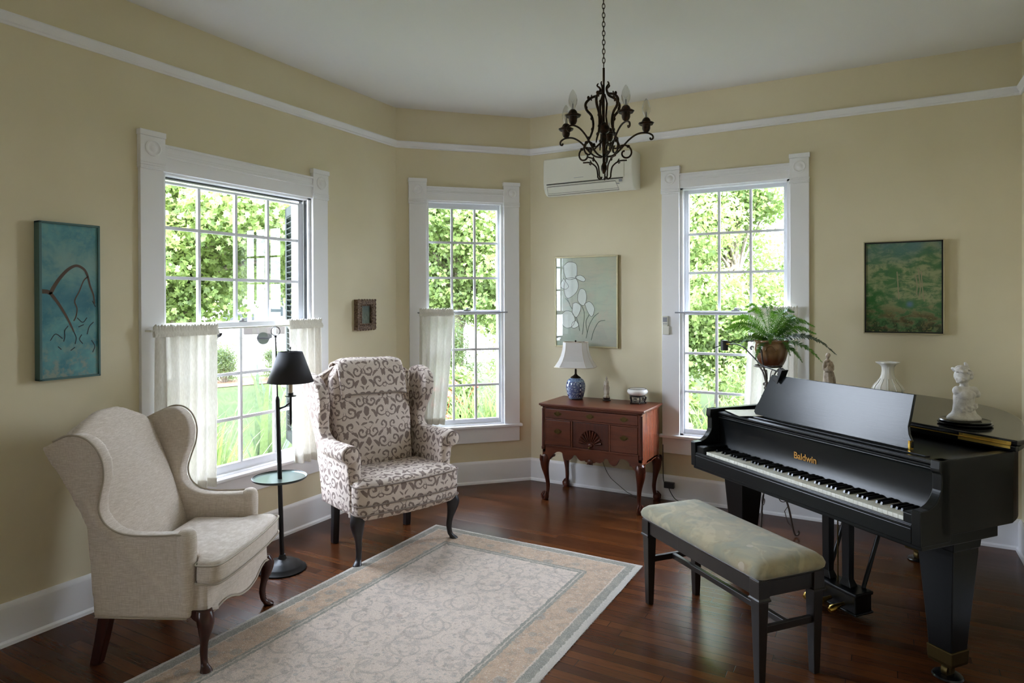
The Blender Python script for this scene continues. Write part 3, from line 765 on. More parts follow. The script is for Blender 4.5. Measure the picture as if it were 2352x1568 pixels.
def wing_chair_beige():
    F = Vector((.8935, .4490)); rz = math.atan2(-F.x, F.y)  # local +Y is forward
    root = empty('wing_chair', (-2.7146, 1.8903, 0), rz, 'beige linen wing armchair facing the room, nearest the viewer', 'armchair')
    Z0 = .222
    # sides: wing and arm in one upholstered outline (y, z)
    side = bez2([(-.262, .60), (-.33, .76), (-.415, .915), (-.40, .925), (-.345, .955), (-.29, .975), (-.235, .968), (-.19, .93), (-.165, .87), (-.165, .80), (-.185, .73), (-.197, .67), (-.18, .615), (-.135, .578), (-.07, .562), (.04, .562), (.11, .567)], 5)
    side = [(-.235, Z0)] + side + [(.148, .562), (.163, .54), (.165, .5), (.165, Z0)]
    fl = lambda sg: (lambda y, z: sg * (.052 * max(0, (z - .56) / .4) ** 1.1 * (1 if y < -.1 else .2)))
    for sg in (1, -1):
        mb = slab_side(side, sg * .254, sg * .322, fl(sg), 3)
        o = finish('wing_side' , mb, MT['linen'], root, remesh=.0105, relax=5)
        # rounded arm front / scroll panel
        mb = MB(); rs = []
        for z, w, dp in ((Z0, .036, .03), (.40, .037, .033), (.50, .040, .038), (.55, .041, .039), (.572, .034, .032), (.584, .014, .015)):
            rs.append([(sg * .292 + w * math.cos(a) * 1.05, .14 + dp * math.sin(a), z) for a in [2 * PI * k / 20 for k in range(20)]])
        mb.rings(rs); finish('arm_front', mb, MT['linen'], root, smooth=60, sub=1)
        # piping along the outer face
        edge = [(y, z) for (y, z) in side[1:-3]]
        pts = [(sg * (.322 + .0) + fl(sg)(y, z) + sg * .002, y, z) for (y, z) in edge[int(len(edge) * .24):]]
        finish('piping', MB().tube(pts, .0042, 6), MT['linenpipe'], root, smooth=180)
    # back
    mb = MB(); rs = []
    for k in range(13):
        t = k / 12; z = .30 + .71 * t
        yf = interp([0, .25, .6, .85, 1], [-.125, -.17, -.26, -.335, -.375], t); yb = interp([0, .4, .85, 1], [-.245, -.29, -.385, -.405], t)
        w = interp([0, .8, .9, .97, 1], [.262, .275, .262, .20, .11], t)
        bulge = .03 * math.sin(PI * min(1, t * 1.05)) + .010
        ring = []
        N = 14
        for i in range(N + 1):
            x = -w + 2 * w * i / N; ring.append((x, yf + bulge * (1 - (x / w) ** 2), z))
        for i in range(N + 1):
            x = w - 2 * w * i / N; ring.append((x, yb - .01 * (1 - (x / w) ** 2), z))
        rs.append(ring)
    rs.append([(p[0] * .6, (p[1] + .385) * .4 - .385, 1.022) for p in rs[-1]])
    mb.rings(rs); finish('backrest', mb, MT['linen'], root, remesh=.012, relax=6)
    # outside back
    mb = MB(); mb.rings([[(-.262, -.236, Z0), (.262, -.236, Z0), (.262, -.2, Z0), (-.262, -.2, Z0)], [(-.28, -.30, .65), (.28, -.30, .65), (.28, -.26, .65), (-.28, -.26, .65)], [(-.31, -.408, .912), (.31, -.408, .912), (.31, -.36, .912), (-.31, -.36, .912)], [(-.2, -.412, .965), (.2, -.412, .965), (.2, -.37, .965), (-.2, -.37, .965)], [(-.1, -.408, 1.0), (.1, -.408, 1.0), (.1, -.38, 1.0), (-.1, -.38, 1.0)]])
    finish('outside_back', mb, MT['linen'], root, smooth=60, bevel=.008)
    # seat deck with scalloped front rail
    mb = MB(); N = 40; rs = []
    top = .37
    pts = []
    for i in range(N + 1):
        u = -1 + 2 * i / N; x = u * .296
        zb = Z0 + .0 - .012 * (1 if abs(u) < .3 else 0) * math.cos(u / .3 * PI / 2) + (.03 * math.sin((abs(u) - .3) / .7 * PI) ** 1 if abs(u) > .3 else 0)
        yf = .235 + .025 * (1 - u * u) - (.02 * max(0, abs(u) - .85) / .15)
        pts.append((x, yf, zb))
    r0 = [(x, y, zb) for x, y, zb in pts] + [(x, y, top) for x, y, zb in reversed(pts)]
    r1 = [(x, -.1, max(zb, Z0)) for x, y, zb in pts] + [(x, -.1, top) for x, y, zb in reversed(pts)]
    mb.rings([r0, r1]); finish('seat_rail', mb, MT['linen'], root, smooth=50, bevel=.012, bseg=3)
    finish('rail_piping', MB().tube([(x, y + .001, zb) for x, y, zb in pts], .0042, 6), MT['linenpipe'], root, smooth=180)
    mb = MB(); mb.tube([(.318, .15, Z0 + .004), (.318, -.228, Z0 + .004), (0, -.232, Z0 + .004), (-.318, -.228, Z0 + .004), (-.318, .15, Z0 + .004)], .0042, 6); finish('base_piping', mb, MT['linenpipe'], root, smooth=180)
    # T cushion
    out = [(-.255, -.12), (-.255, .178), (-.312, .186), (-.318, .25), (-.29, .283), (-.15, .298), (0, .302), (.15, .298), (.29, .283), (.318, .25), (.312, .186), (.255, .178), (.255, -.12)]
    mb = MB(); rs = []
    for z, k in ((.355, .955), (.368, 1.0), (.43, 1.0), (.452, .965), (.464, .80), (.468, .4)):
        rs.append([(x * k, .06 + (y - .06) * k, z + (0 if k > .9 else 0)) for x, y in out])
    mb.rings(rs); finish('seat_cushion', mb, MT['linen'], root, remesh=.011, relax=4)
    for z in (.366, .440):
        finish('cushion_piping', MB().tube(bez([(x * 1.0, y, z) for x, y in out[1:-1]], 5), .0042, 6), MT['linenpipe'], root, smooth=180)
    # legs
    for sg in (1, -1):
        mb = cabriole(sg, 1, Z0 + .03, knee=.034, ankle=.014, foot=.025, kick=.034, top=.030)
        o = finish('leg', mb, MT['mahog'], root, smooth=60); o.location = (sg * .285, .205, 0)
        mb = MB(); w = .021
        mb.rings([[(-w * .9, -w, 0), (w * .9, -w, 0), (w * .9, w, 0), (-w * .9, w, 0)], [(-w, -w + .022, .1), (w, -w + .022, .1), (w, w + .026, .1), (-w, w + .026, .1)], [(-w * 1.1, -w + .045, Z0 + .01), (w * 1.1, -w + .045, Z0 + .01), (w * 1.1, w + .055, Z0 + .01), (-w * 1.1, w + .055, Z0 + .01)]])
        o = finish('leg', mb, MT['mahog'], root, smooth=50, bevel=.004); o.location = (sg * .245, -.272, 0)
wing_chair_beige()

# ------------------------------------------------------------------ patterned wing chair
def wing_chair_scroll():
    F = Vector((.9375, -.3479)); rz = math.atan2(-F.x, F.y)
    root = empty('wing_chair', (-2.6924, 3.2235, 0), rz, 'wing armchair in cream cloth with grey-brown scroll print', 'armchair')
    Z0 = .265
    side = bez2([(-.235, .60), (-.27, .76), (-.325, .95), (-.33, 1.02), (-.30, 1.055), (-.24, 1.062), (-.17, 1.045), (-.105, .995), (-.085, .93), (-.10, .86), (-.135, .79), (-.15, .73), (-.135, .695), (-.09, .672), (-.02, .665), (.10, .66), (.17, .655)], 5)
    side = [(-.225, Z0)] + side + [(.185, .63), (.185, Z0)]
    fl = lambda sg: (lambda y, z: sg * (.06 * max(0, (z - .66) / .4) * (1 if y < -.05 else .3) + .035 * max(0, min(1, (z - .3) / .35))))
    for sg in (1, -1):
        mb = slab_side(side, sg * .265, sg * .335, fl(sg), 3)
        # outward arm scroll joined to the side
        rs = []
        for y, r in ((-.16, .034), (-.1, .048), (0, .052), (.1, .055), (.19, .056), (.205, .05)):
            rs.append([(sg * .352 + r * math.cos(2 * PI * k / 20), y, .63 + r * .95 * math.sin(2 * PI * k / 20)) for k in range(20)])
        mb.rings(rs)
        finish('wing_side', mb, MT['scroll'], root, remesh=.0105, relax=4)
        # scroll face with piping
        mb = MB(); mb.lathe([(.045, 0), (.042, .012), (.02, .017), (.002, .018)], 24, (0, 0, 0), axis='y')
        o = finish('scroll_face', mb, MT['scroll'], root, smooth=60); o.location = (sg * .352, .205, .63); o.rotation_euler = (0, 0, PI)
        pts = [(sg * .352 + .047 * math.cos(a), .209, .63 + .045 * math.sin(a)) for a in [(-.6 + 4.4 * k / 24) if sg > 0 else (PI + .6 - 4.4 * k / 24) for k in range(25)]]
        pts2 = [(sg * .302, .196, .60), (sg * .303, .194, .5), (sg * .30, .192, .40)]
        finish('piping', MB().tube(pts, .005, 6), MT['scrollpipe'], root, smooth=180)
        mb = MB(); rs = []
        for z, w in ((Z0, .036), (.45, .034), (.60, .034), (.65, .02)):
            rs.append([(sg * .312 + w * 1.05 * math.cos(a), .172 + .026 * math.sin(a), z) for a in [2 * PI * k / 18 for k in range(18)]])
        mb.rings(rs); finish('arm_front', mb, MT['scroll'], root, smooth=60)
    # back
    mb = MB(); rs = []
    for k in range(13):
        t = k / 12; z = .34 + .76 * t
        yf = interp([0, .25, .6, .85, 1], [-.10, -.12, -.165, -.20, -.235], t); yb = interp([0, .5, 1], [-.225, -.26, -.31], t)
        w = interp([0, .8, .93, 1], [.25, .275, .265, .21], t); bulge = .03 * math.sin(PI * min(1, t)) + .01; N = 14
        ring = [(-w + 2 * w * i / N, yf + bulge * (1 - ((-1 + 2 * i / N)) ** 2), z) for i in range(N + 1)] + [(w - 2 * w * i / N, yb, z) for i in range(N + 1)]
        rs.append(ring)
    rs.append([(p[0] * .9, (p[1] + .27) * .5 - .27, 1.118) for p in rs[-1]])
    mb.rings(rs); finish('backrest', mb, MT['scroll'], root, remesh=.012, relax=5)
    mb = MB(); mb.rings([[(-.27, -.228, Z0), (.27, -.228, Z0), (.27, -.18, Z0), (-.27, -.18, Z0)], [(-.3, -.262, .66), (.3, -.262, .66), (.3, -.22, .66), (-.3, -.22, .66)], [(-.33, -.325, 1.03), (.33, -.325, 1.03), (.33, -.28, 1.03), (-.33, -.28, 1.03)], [(-.22, -.322, 1.09), (.22, -.322, 1.09), (.22, -.28, 1.09), (-.22, -.28, 1.09)]])
    finish('outside_back', mb, MT['scroll'], root, smooth=60, bevel=.01)
    # head cover laid over the top (antimacassar)
    prof = [(-.345, 1.00), (-.345, 1.07), (-.328, 1.118), (-.28, 1.134), (-.235, 1.124), (-.208, 1.085), (-.186, 1.02), (-.168, .955), (-.158, .918)]
    P2 = bez2(prof, 4); mb = MB(); rs = []
    for (y, z) in P2:
        rs.append([(x, y + .012 * (1 - (x / .235) ** 2) * (1 if y > -.25 else 0) + (.0 if abs(x) < .2 else .004), z + .004 * math.sin(x * 14) - .018 * max(0, abs(x) - .17) / .06) for x in [-.232 + .464 * i / 24 for i in range(25)]])
    mb.rings(rs, False, False, closed=False); finish('head_cover', mb, MT['scroll'], root, smooth=180, thick=.008)
    finish('cover_piping', MB().tube([(x, -.154 + .012 * (1 - (x / .235) ** 2), .914 + .004 * math.sin(x * 14) - .018 * max(0, abs(x) - .17) / .06) for x in [-.232 + .464 * i / 24 for i in range(25)]], .004, 6), MT['scrollpipe'], root, smooth=180)
    # seat base and cushion
    def cush(z0, z1, g, out, m, nm, vs, rl=4):
        mb = MB(); rs = []
        for z, k in vs: rs.append([(x * k, .05 + (y - .05) * k, z) for x, y in out])
        mb.rings(rs); finish(nm, mb, m, root, remesh=.011, relax=rl)
    out = [(-.30, -.12), (-.33, .16), (-.352, .215), (-.345, .27), (-.30, .295), (-.15, .315), (0, .32), (.15, .315), (.30, .295), (.345, .27), (.352, .215), (.33, .16), (.30, -.12)]
    cush(0, 0, 0, out, MT['scroll'], 'seat_base', ((Z0 - .008, .93), (Z0 + .02, .985), (Z0 + .05, 1.0), (.345, .985), (.37, .95)), 4)
    cush(0, 0, 0, out, MT['scroll'], 'seat_cushion', ((.335, .97), (.35, 1.0), (.44, 1.0), (.468, .97), (.482, .85), (.488, .5)), 4)
    for z, k in ((.452, 1.0), (.345, .995), (Z0 + .03, 1.005)):
        finish('cushion_piping', MB().tube(bez([(x * k, .05 + (y - .05) * k, z) for x, y in out[1:-1]], 5), .0045, 6), MT['scrollpipe'], root, smooth=180)
    for sg in (1, -1):
        mb = cabriole(sg, 1, Z0 + .03, knee=.042, ankle=.016, foot=.026, kick=.036, top=.040)
        o = finish('leg', mb, MT['blackleg'], root, smooth=60); o.location = (sg * .315, .222, 0)
        mb = MB(); w = .02
        mb.rings([[(-w, -w, 0), (w, -w, 0), (w, w, 0), (-w, w, 0)], [(-w, -w + .008, .14), (w, -w + .008, .14), (w, w + .010, .14), (-w, w + .010, .14)], [(-w * 1.1, -w + .01, Z0 + .02), (w * 1.1, -w + .01, Z0 + .02), (w * 1.1, w + .02, Z0 + .02), (-w * 1.1, w + .02, Z0 + .02)]])
        o = finish('leg', mb, MT['blackleg'], root, smooth=50, bevel=.004); o.location = (sg * .26, -.20, 0)
wing_chair_scroll()
# ------------------------------------------------------------------ grand piano
PX, PY, PRZ = -.8155, 3.613, math.atan2(-.62892, .77747)
def make_piano():
    root = empty('grand_piano', (PX, PY, 0), PRZ, 'black baby grand piano with gold lettering on the fallboard', 'piano')
    pb, out = MT['piano'], None
    curve = bez2([(1.235, .50), (1.195, .60), (1.10, .76), (1.0, .93), (.90, 1.09), (.78, 1.23), (.62, 1.36), (.42, 1.44), (.20, 1.46), (0, 1.45), (-.075, 1.43), (-.105, 1.38)], 5)
    # rim: closed wall of thickness .04
    th = .036; outer = [(1.235, .09)] + curve + [(-.105, .09)]
    def inset(poly, d):
        res = []
        for i, p in enumerate(poly):
            a = Vector(poly[max(i - 1, 0)]); b = Vector(poly[min(i + 1, len(poly) - 1)]); t = (b - a).normalized(); n = Vector((-t.y, t.x))
            res.append((p[0] + n.x * d, p[1] + n.y * d))
        return res
    inner = inset(outer, th)
    mb = MB(); rs = []
    for (o_, i_) in zip(outer, inner): rs.append([(o_[0], o_[1], .62), (i_[0], i_[1], .62), (i_[0], i_[1], .903), (o_[0], o_[1], .903)])
    mb.rings(rs); finish('rim', mb, pb, root, smooth=35, bevel=.003)
    # arms with the scooped profile
    prof = [(-.02, .595), (-.022, .722), (-.018, .727), (.022, .729)] + bez2([(.022, .729), (.058, .745), (.084, .778), (.096, .82), (.090, .850), (.080, .862)], 5)[1:] + [(.080, .872), (.084, .903), (.14, .903), (.14, .595)]
    for x0, x1 in ((-.105, -.068), (1.198, 1.235)):
        mb = MB(); mb.prism(prof, 'x', x0, x1); finish('arm', mb, pb, root, bevel=.003)
    # key bed and slip
    mb = MB(); mb.box(-.10, 1.23, -.008, .42, .578, .635); mb.box(.0, 1.18, .40, .52, .60, .64)
    finish('key_bed', mb, pb, root, bevel=.004)
    mb = MB(); mb.box(-.068, 1.198, -.020, -.006, .597, .668); mb.box(-.068, 1.198, -.023, -.004, .650, .656); mb.box(-.068, 1.198, -.017, -.003, .664, .672)
    finish('key_slip', mb, pb, root, bevel=.003)
    for x0, x1 in ((-.066, -.005), (1.156, 1.197)):
        finish('key_block', MB().box(x0, x1, -.012, .145, .64, .709), pb, root, bevel=.006, bseg=3)
    finish('key_rail', MB().box(-.005, 1.156, .12, .15, .64, .676), MT['ebony'], root)
    # 88 keys
    L = 1.151; w = L / 52; wk = bk = None; kz = .6855
    for i in range(52):
        x = i * w
        if wk is None:
            wk = finish('white_key', MB().box(.0004, w - .0005, 0, .138, .668, kz), MT['ivory'], root, bevel=.0009); o = wk
        else: o = wk.copy(); COL.objects.link(o); o.parent = root
        o.location = (x, 0, 0)
    note = 0
    for i in range(51):
        k = (i + 5) % 7   # A at i=0 ; C=0
        if k in (2, 6): continue
        x = (i + 1) * w
        if bk is None:
            mb = MB(); a = w * .27
            mb.hexa([(-a, .047, .684), (a, .047, .684), (a, .138, .684), (-a, .138, .684), (-a * .8, .052, .697), (a * .8, .052, .697), (a * .8, .138, .697), (-a * .8, .138, .697)])
            bk = finish('black_key', mb, MT['ebony'], root, bevel=.0012); o = bk
        else: o = bk.copy(); COL.objects.link(o); o.parent = root
        o.location = (x, 0, 0)
    # fallboard, concave
    P = bez2([(.138, .690), (.148, .72), (.152, .755), (.150, .80), (.142, .84), (.136, .852)], 4)
    mb = MB(); poly = P + [(.155, .856), (.17, .84), (.172, .70)]; mb.prism(poly, 'x', -.066, 1.196)
    fb = finish('fallboard', mb, pb, root, smooth=40)
    mb = MB(); mb.tube([(-.062, .137, .854), (1.192, .137, .854)], .006, 8); mb.box(-.066, 1.196, .137, .16, .853, .866)
    finish('fallboard_moulding', mb, pb, root, smooth=50)
    fc = bpy.data.curves.new('maker_name', 'FONT'); fc.body = 'Baldwin'; fc.size = .044; fc.extrude = .0006; fc.align_x = 'CENTER'; fc.offset = .0007
    tmp = bpy.data.objects.new('tmp', fc); COL.objects.link(tmp)
    dg = bpy.context.evaluated_depsgraph_get(); me = bpy.data.meshes.new_from_object(tmp.evaluated_get(dg)); bpy.data.objects.remove(tmp)
    me.materials.clear(); me.materials.append(MT['gold']); ln = bpy.data.objects.new('gold_lettering', me); COL.objects.link(ln); ln.parent = root
    ln.location = (.533, .1492, .742); ln.rotation_euler = (PI / 2 + .01, 0, 0); ln['label'] = 'gold old-style lettering'
    # music shelf ledges and slide
    mb = MB(); mb.box(-.066, 1.196, .155, .175, .866, .872); mb.box(-.066, 1.19, .135, .50, .874, .886)
    mb.box(-.066, 1.19, .128, .16, .872, .8835); mb.box(.02, 1.12, .165, .19, .886, .892)
    finish('music_shelf', mb, pb, root, bevel=.003)
    finish('inner_cover', MB().box(-.07, 1.2, .17, .49, .80, .81).poly([(-.075, .49, .805), (1.205, .49, .805), (1.16, .60, .805), (1.05, .76, .805), (.86, 1.08, .805), (.58, 1.32, .805), (.2, 1.42, .805), (-.07, 1.38, .805)]), pb, root)
    # music desk, leaning back
    sh = [(.135, 0), (.114, .018), (.120, .045), (.138, .075), (.160, .13), (.200, .226), (1.0, .226), (.995, .13), (.992, .09), (1.0, .06), (1.016, .035), (1.02, .01), (1.0, 0)]
    mb = MB(); mb.prism(sh, 'y', -.007, .007); o = finish('music_desk', mb, MT['desk'], root, bevel=.0025); o.location = (0, .225, .888); o.rotation_euler = (-.20, 0, 0)
    finish('desk_hinge', MB().box(1.008, 1.016, .214, .234, .888, .925), MT['brass'], root)
    # lid
    def lid_out(d): 
        c = inset([(1.235, .30)] + curve + [(-.105, .30)], -d); return [p for p in c if p[1] > .485]
    lo = lid_out(.022); poly = [(1.257, .485)] + lo + [(-.127, .485)]
    mb = MB(); mb.prism(poly, 'z', .906, .928); finish('lid', mb, MT['lid'], root, bevel=.005, bseg=3)
    mb = MB(); mb.prism([(-.127, .492), (1.257, .492), (1.25, .845), (1.22, .862), (-.127, .862)], 'z', .9295, .9495); finish('front_lid_flap', mb, MT['lid'], root, bevel=.005, bseg=3)
    mb = MB(); mb.box(1.03, 1.235, .4895, .4912, .931, .942); mb.box(1.03, 1.235, .4835, .485, .915, .926); mb.tube([(-.10, .4865, .929), (1.235, .4865, .929)], .0026, 8)
    for i in range(4):
        mb.lathe([(.003, 0), (.002, .001)], 8, (1.05 + i * .055, .4893, .9365), axis='y')
    finish('lid_hinge', mb, MT['brass'], root, smooth=40)
    mb = MB(); mb.tube([(.56, .5, .6), (.56, 1.3, .6)], .02, 6); mb.box(-.06, 1.1, .55, .60, .58, .64); mb.box(0, .9, .9, .95, .58, .64); mb.poly([(-.075, .49, .63), (1.205, .49, .63), (1.16, .60, .63), (1.05, .76, .63), (.86, 1.08, .63), (.58, 1.32, .63), (.2, 1.42, .63), (-.07, 1.38, .63)])
    finish('under_brace', mb, pb, root)
    # legs
    def leg(x, y, top=.57):
        mb = MB(); a, b = .078, .047
        def sq(h, z): return [(-h, -h, z), (h, -h, z), (h, h, z), (-h, h, z)]
        mb.rings([sq(b, .115), sq(.052, .20), sq(.074, top - .06), sq(.074, top - .04), sq(a, top - .035), sq(a + .004, top + .01)])
        l = finish('leg', mb, pb, root, bevel=.004); l.location = (x, y, 0)
        mb = MB(); mb.rings([sq(.048, .062), sq(.050, .075), sq(.052, .12), sq(.050, .124)]); finish('brass_shoe', mb, MT['brassdull'], l, bevel=.003)
        mb = MB(); mb.lathe([(.006, .03), (.014, .034), (.016, .06)], 12); mb.box(-.02, .02, -.012, .012, .026, .05)
        mb.lathe([(.024, -.012), (.026, -.006), (.026, .006), (.024, .012)], 20, (0, .0, .027), axis='x'); finish('caster', mb, MT['brassdull'], l, smooth=40)
    leg(1.12, .29); leg(-.045, .29); leg(.25, 1.30, .60)
    for x, y in ((1.12, .29), (-.045, .29), (.25, 1.30)):
        mb = MB(); mb.lathe([(.05, .0), (.056, .004), (.052, .010), (.036, .013), (.02, .0125)], 28, (x, y, 0)); finish('caster_cup', mb, MT['ebony'], root, smooth=40)
    # lyre
    cx = .52
    mb = MB()
    for x in (cx - .058, cx + .058):
        mb.rings([[(x - .024, .355, .58), (x + .024, .355, .58), (x + .024, .39, .58), (x - .024, .39, .58)], [(x - .02, .355, .17), (x + .02, .355, .17), (x + .02, .39, .17), (x - .02, .39, .17)], [(x - .034, .35, .135), (x + .034, .35, .135), (x + .034, .40, .135), (x - .034, .40, .135)]])
    finish('lyre_post', mb, pb, root, bevel=.003)
    mb = MB(); mb.box(cx - .14, cx + .14, .325, .43, .035, .12); mb.box(cx - .148, cx + .148, .318, .435, .115, .132); mb.box(cx - .148, cx + .148, .318, .435, .028, .04)
    finish('pedal_box', mb, pb, root, bevel=.005)
    for k, x in enumerate((cx - .075, cx, cx + .075)):
        mb = MB(); mb.tube([(x, .33, .062), (x, .30, .060), (x, .275, .056), (x, .25, .05), (x, .235, .046)], [.008, .009, .014, .018, .010], 12, flat=1.0); mb2 = mb
        o = finish('pedal', mb, MT['brass'], root, smooth=60); o.scale = (1, 1, 1)
        finish('pedal_rod', MB().tube([(x, .372, .12), (x, .372, .60)], .0035, 6), MT['brassdull'], root, smooth=60)
    for s in (-1, 1):
        finish('lyre_brace', MB().tube([(cx + s * .10, .42, .12), (cx + s * .10, .62, .60)], .010, 8), pb, root, smooth=60)
MT['gold'] = simple('gold_leaf_lettering', srgb(190, 140, 70), .4, .6)
make_piano()
PM = Matrix.Translation((PX, PY, 0)) @ Matrix.Rotation(PRZ, 4, 'Z')
def pw(x, y, z=0): return PM @ Vector((x, y, z))

# paper on the piano
def papers():
    mb = MB(); q = [(-.055, .150), (.135, .108), (.165, .200), (.0, .40), (-.05, .42)]
    q = [(-.05, .165), (.142, .10), (.215, .30), (.03, .375)]
    P = [pw(x, y, .8935) for x, y in q]; P2 = [p + Vector((0, 0, .0012)) for p in P]; c = sum(P, Vector()) / 4; c.z = .8935
    mb.hexa([p - c for p in P] + [p - c for p in P2])
    o = finish('paper_sheet', mb, MT['paper']); o.location = c
    tag(o, 'blank cream sheet of paper lying at the left end of the piano top', 'paper')
papers()

# ------------------------------------------------------------------ bust, vase, statue
def organic(name, mb, m, parent, vox=.004, relax=2): return finish(name, mb, m, parent, remesh=vox, relax=relax)
def make_bust():
    p = pw(.945, .655, .9495); rz = math.atan2(fw.y, fw.x) - PI / 2
    st = empty('display_stand', p, rz, 'low round black stand under the white bust on the piano', 'stand')
    mb = MB(); mb.lathe([(.096, 0), (.104, .006), (.104, .010), (.094, .014)], 48); finish('plinth', mb, MT['ebony'], st, smooth=40)
    mb = MB(); mb.lathe([(.094, .0145), (.099, .018), (.096, .022), (.088, .019)], 48); finish('raised_edge', mb, MT['ebony'], st, smooth=40)
    r = empty('plaster_bust', p + Vector((0, 0, .0225)), rz, 'white bust of a curly-haired child with bare shoulders on a black stand', 'bust')
    mb = MB(); e = lambda c, rr, rx=0, ry=0, rzz=0, seg=20: mb.ball(c, rr, seg, Euler((rx, ry, rzz)))
    # flared pedestal, torso, shoulders (x = image right, y = away)
    mb.rings([[(-.004 + a * math.cos(t), b * math.sin(t), z) for t in [2 * PI * k / 28 for k in range(28)]] for a, b, z in ((.070, .052, 0), (.071, .053, .008), (.062, .048, .018), (.050, .042, .028), (.045, .038, .04), (.042, .036, .07), (.043, .036, .10), (.038, .032, .12))])
    e((-.008, -.012, .108), (.036, .030, .032)); e((.0, .0, .130), (.042, .028, .020)); e((.036, -.004, .122), (.021, .022, .024)); e((.050, -.006, .112), (.014, .016, .016)); e((-.034, -.002, .126), (.019, .022, .022)); e((-.016, -.028, .112), (.016, .012, .014)); e((.014, -.028, .110), (.016, .012, .014))
    mb.tube([(.0, .0, .13), (-.004, -.003, .150), (-.012, -.008, .172)], [.021, .0165, .018], 14)
    rn2 = random.Random(8)
    for k in range(26):
        u_ = rn2.uniform(-.9, .9); mb.ball((.042 * u_, -.037 * math.sqrt(1 - u_ * u_ * .8), .040 + .022 * (u_ + .9) / 1.8 + rn2.uniform(-.008, .012)), rn2.uniform(.004, .0075), 7)
    # head turned and bowed to the left
    e((-.016, -.006, .192), (.031, .034, .033), 0, -.3); e((-.030, -.014, .180), (.017, .022, .019)); e((-.037, -.015, .168), (.010, .013, .008)); e((-.0475, -.015, .181), (.0055, .0055, .0055)); e((-.044, -.016, .1735), (.0045, .007, .003)); e((-.038, -.028, .184), (.005, .005, .004)); e((-.016, -.038, .184), (.005, .004, .008))
    mb.tube([(-.0445, -.006, .199), (-.0435, -.024, .199)], .003, 6); mb.ball((-.043, -.009, .1935), .0032, 8); mb.ball((-.042, -.022, .1935), .0032, 8)
    organic('figure', mb, MT['plaster'], r, .0028, 2)
    mb = MB(); rnd = random.Random(5)
    for k in range(150):
        th = rnd.uniform(0, 2 * PI); ph = rnd.uniform(-.35, 1.5)
        x = -.016 + .036 * math.cos(ph) * math.cos(th); y = -.004 + .038 * math.cos(ph) * math.sin(th); z = .198 + .034 * math.sin(ph)
        if x < -.008 and z < .214: continue
        if x < .004 and y < -.016 and z < .206: continue
        mb.ball((x, y, z), rnd.uniform(.006, .0095), 8)
    for k in range(14): mb.ball((-.038 + rnd.uniform(-.008, .012), rnd.uniform(-.024, .016), .219 + rnd.uniform(-.004, .008)), rnd.uniform(.005, .008), 8)
    for c, q in (((.004, 0, .228), .010), ((.0, -.004, .236), .007), ((.004, .002, .247), .007), ((.012, .004, .231), .008), ((-.012, 0, .232), .008), ((.010, .0, .240), .006)): mb.ball(c, q, 10)
    organic('curly_hair', mb, MT['plaster'], r, .0024, 1)
make_bust()
def make_vase():
    p = pw(.19, 1.13, .928)
    r = empty('ruffled_vase', p, 0, 'milk glass vase with ruffled rim, behind the music desk', 'vase')
    wob = lambda a, z: 1 + (.16 * math.sin(6 * a) * max(0, (z - .19) / .03)) + .02 * math.cos(18 * a) * (1 if z < .19 else 0)
    mb = MB(); mb.lathe([(.045, 0), (.047, .006), (.04, .014), (.05, .028), (.074, .045), (.080, .058), (.072, .078), (.056, .098), (.042, .120), (.034, .142), (.031, .165), (.032, .187), (.040, .200), (.052, .209), (.058, .215), (.053, .217), (.038, .203), (.028, .188), (.025, .17), (.025, .15)], 72, wob=wob)
    finish('body', mb, MT['milk'], r, smooth=180)
    mb = MB()
    for k in range(12):
        a = 2 * PI * k / 12; mb.tube([(.078 * math.cos(a), .078 * math.sin(a), .048), (.082 * math.cos(a + .03), .082 * math.sin(a + .03), .060), (.073 * math.cos(a), .073 * math.sin(a), .080), (.056 * math.cos(a), .056 * math.sin(a), .100), (.042 * math.cos(a), .042 * math.sin(a), .122)], .0022, 6)
    finish('moulded_ribs', mb, MT['milk'], r, smooth=180)
make_vase()
def make_lady():
    p = pw(-.03, .885, .9495 - .0215)
    p = pw(-.02, .90, .928); rz = math.atan2(fw.y, fw.x) - PI / 2
    r = empty('resin_statuette', p, rz, 'cream statuette of a robed woman carrying a basket, right of the fern', 'statuette')
    mb = MB(); e = lambda c, rr, rx=0, ry=0, rzz=0, seg=16: mb.ball(c, rr, seg, Euler((rx, ry, rzz)))
    mb.lathe([(.038, 0), (.04, .006), (.036, .014)], 24)
    fold = lambda a, z: 1 + .08 * math.sin(7 * a + z * 20)
    mb.lathe([(.034, .01), (.03, .05), (.027, .1), (.026, .13), (.024, .15), (.020, .165)], 40, wob=fold)
    e((.0, 0, .185), (.023, .016, .03)); e((-.004, 0, .212), (.020, .013, .013)); mb.tube([(-.002, 0, .21), (-.003, 0, .23)], .0075, 10)
    e((-.003, -.001, .244), (.0125, .014, .0165)); e((.002, .003, .249), (.013, .014, .014)); e((.01, .006, .246), (.008, .008, .008)); e((-.0145, -.006, .243), (.003, .004, .004))
    mb.tube([(-.019, 0, .212), (-.03, -.006, .188), (-.032, -.012, .165), (-.022, -.022, .152)], [.008, .007, .006, .006], 8)
    mb.tube([(.016, 0, .210), (.026, -.006, .185), (.024, -.014, .165), (.006, -.026, .150)], [.008, .0075, .006, .006], 8)
    e((-.006, -.022, .165), (.021, .015, .018))
    for k in range(7): e((-.018 + k * .004, -.026, .176 + .004 * math.sin(k * 2)), (.006, .006, .006), seg=8)
    mb.tube([(.022, -.01, .15), (.03, -.012, .11), (.034, -.008, .06), (.036, -.004, .02)], [.006, .008, .010, .012], 8)
    organic('figure', mb, MT['parian'], r, .0028, 1)
make_lady()

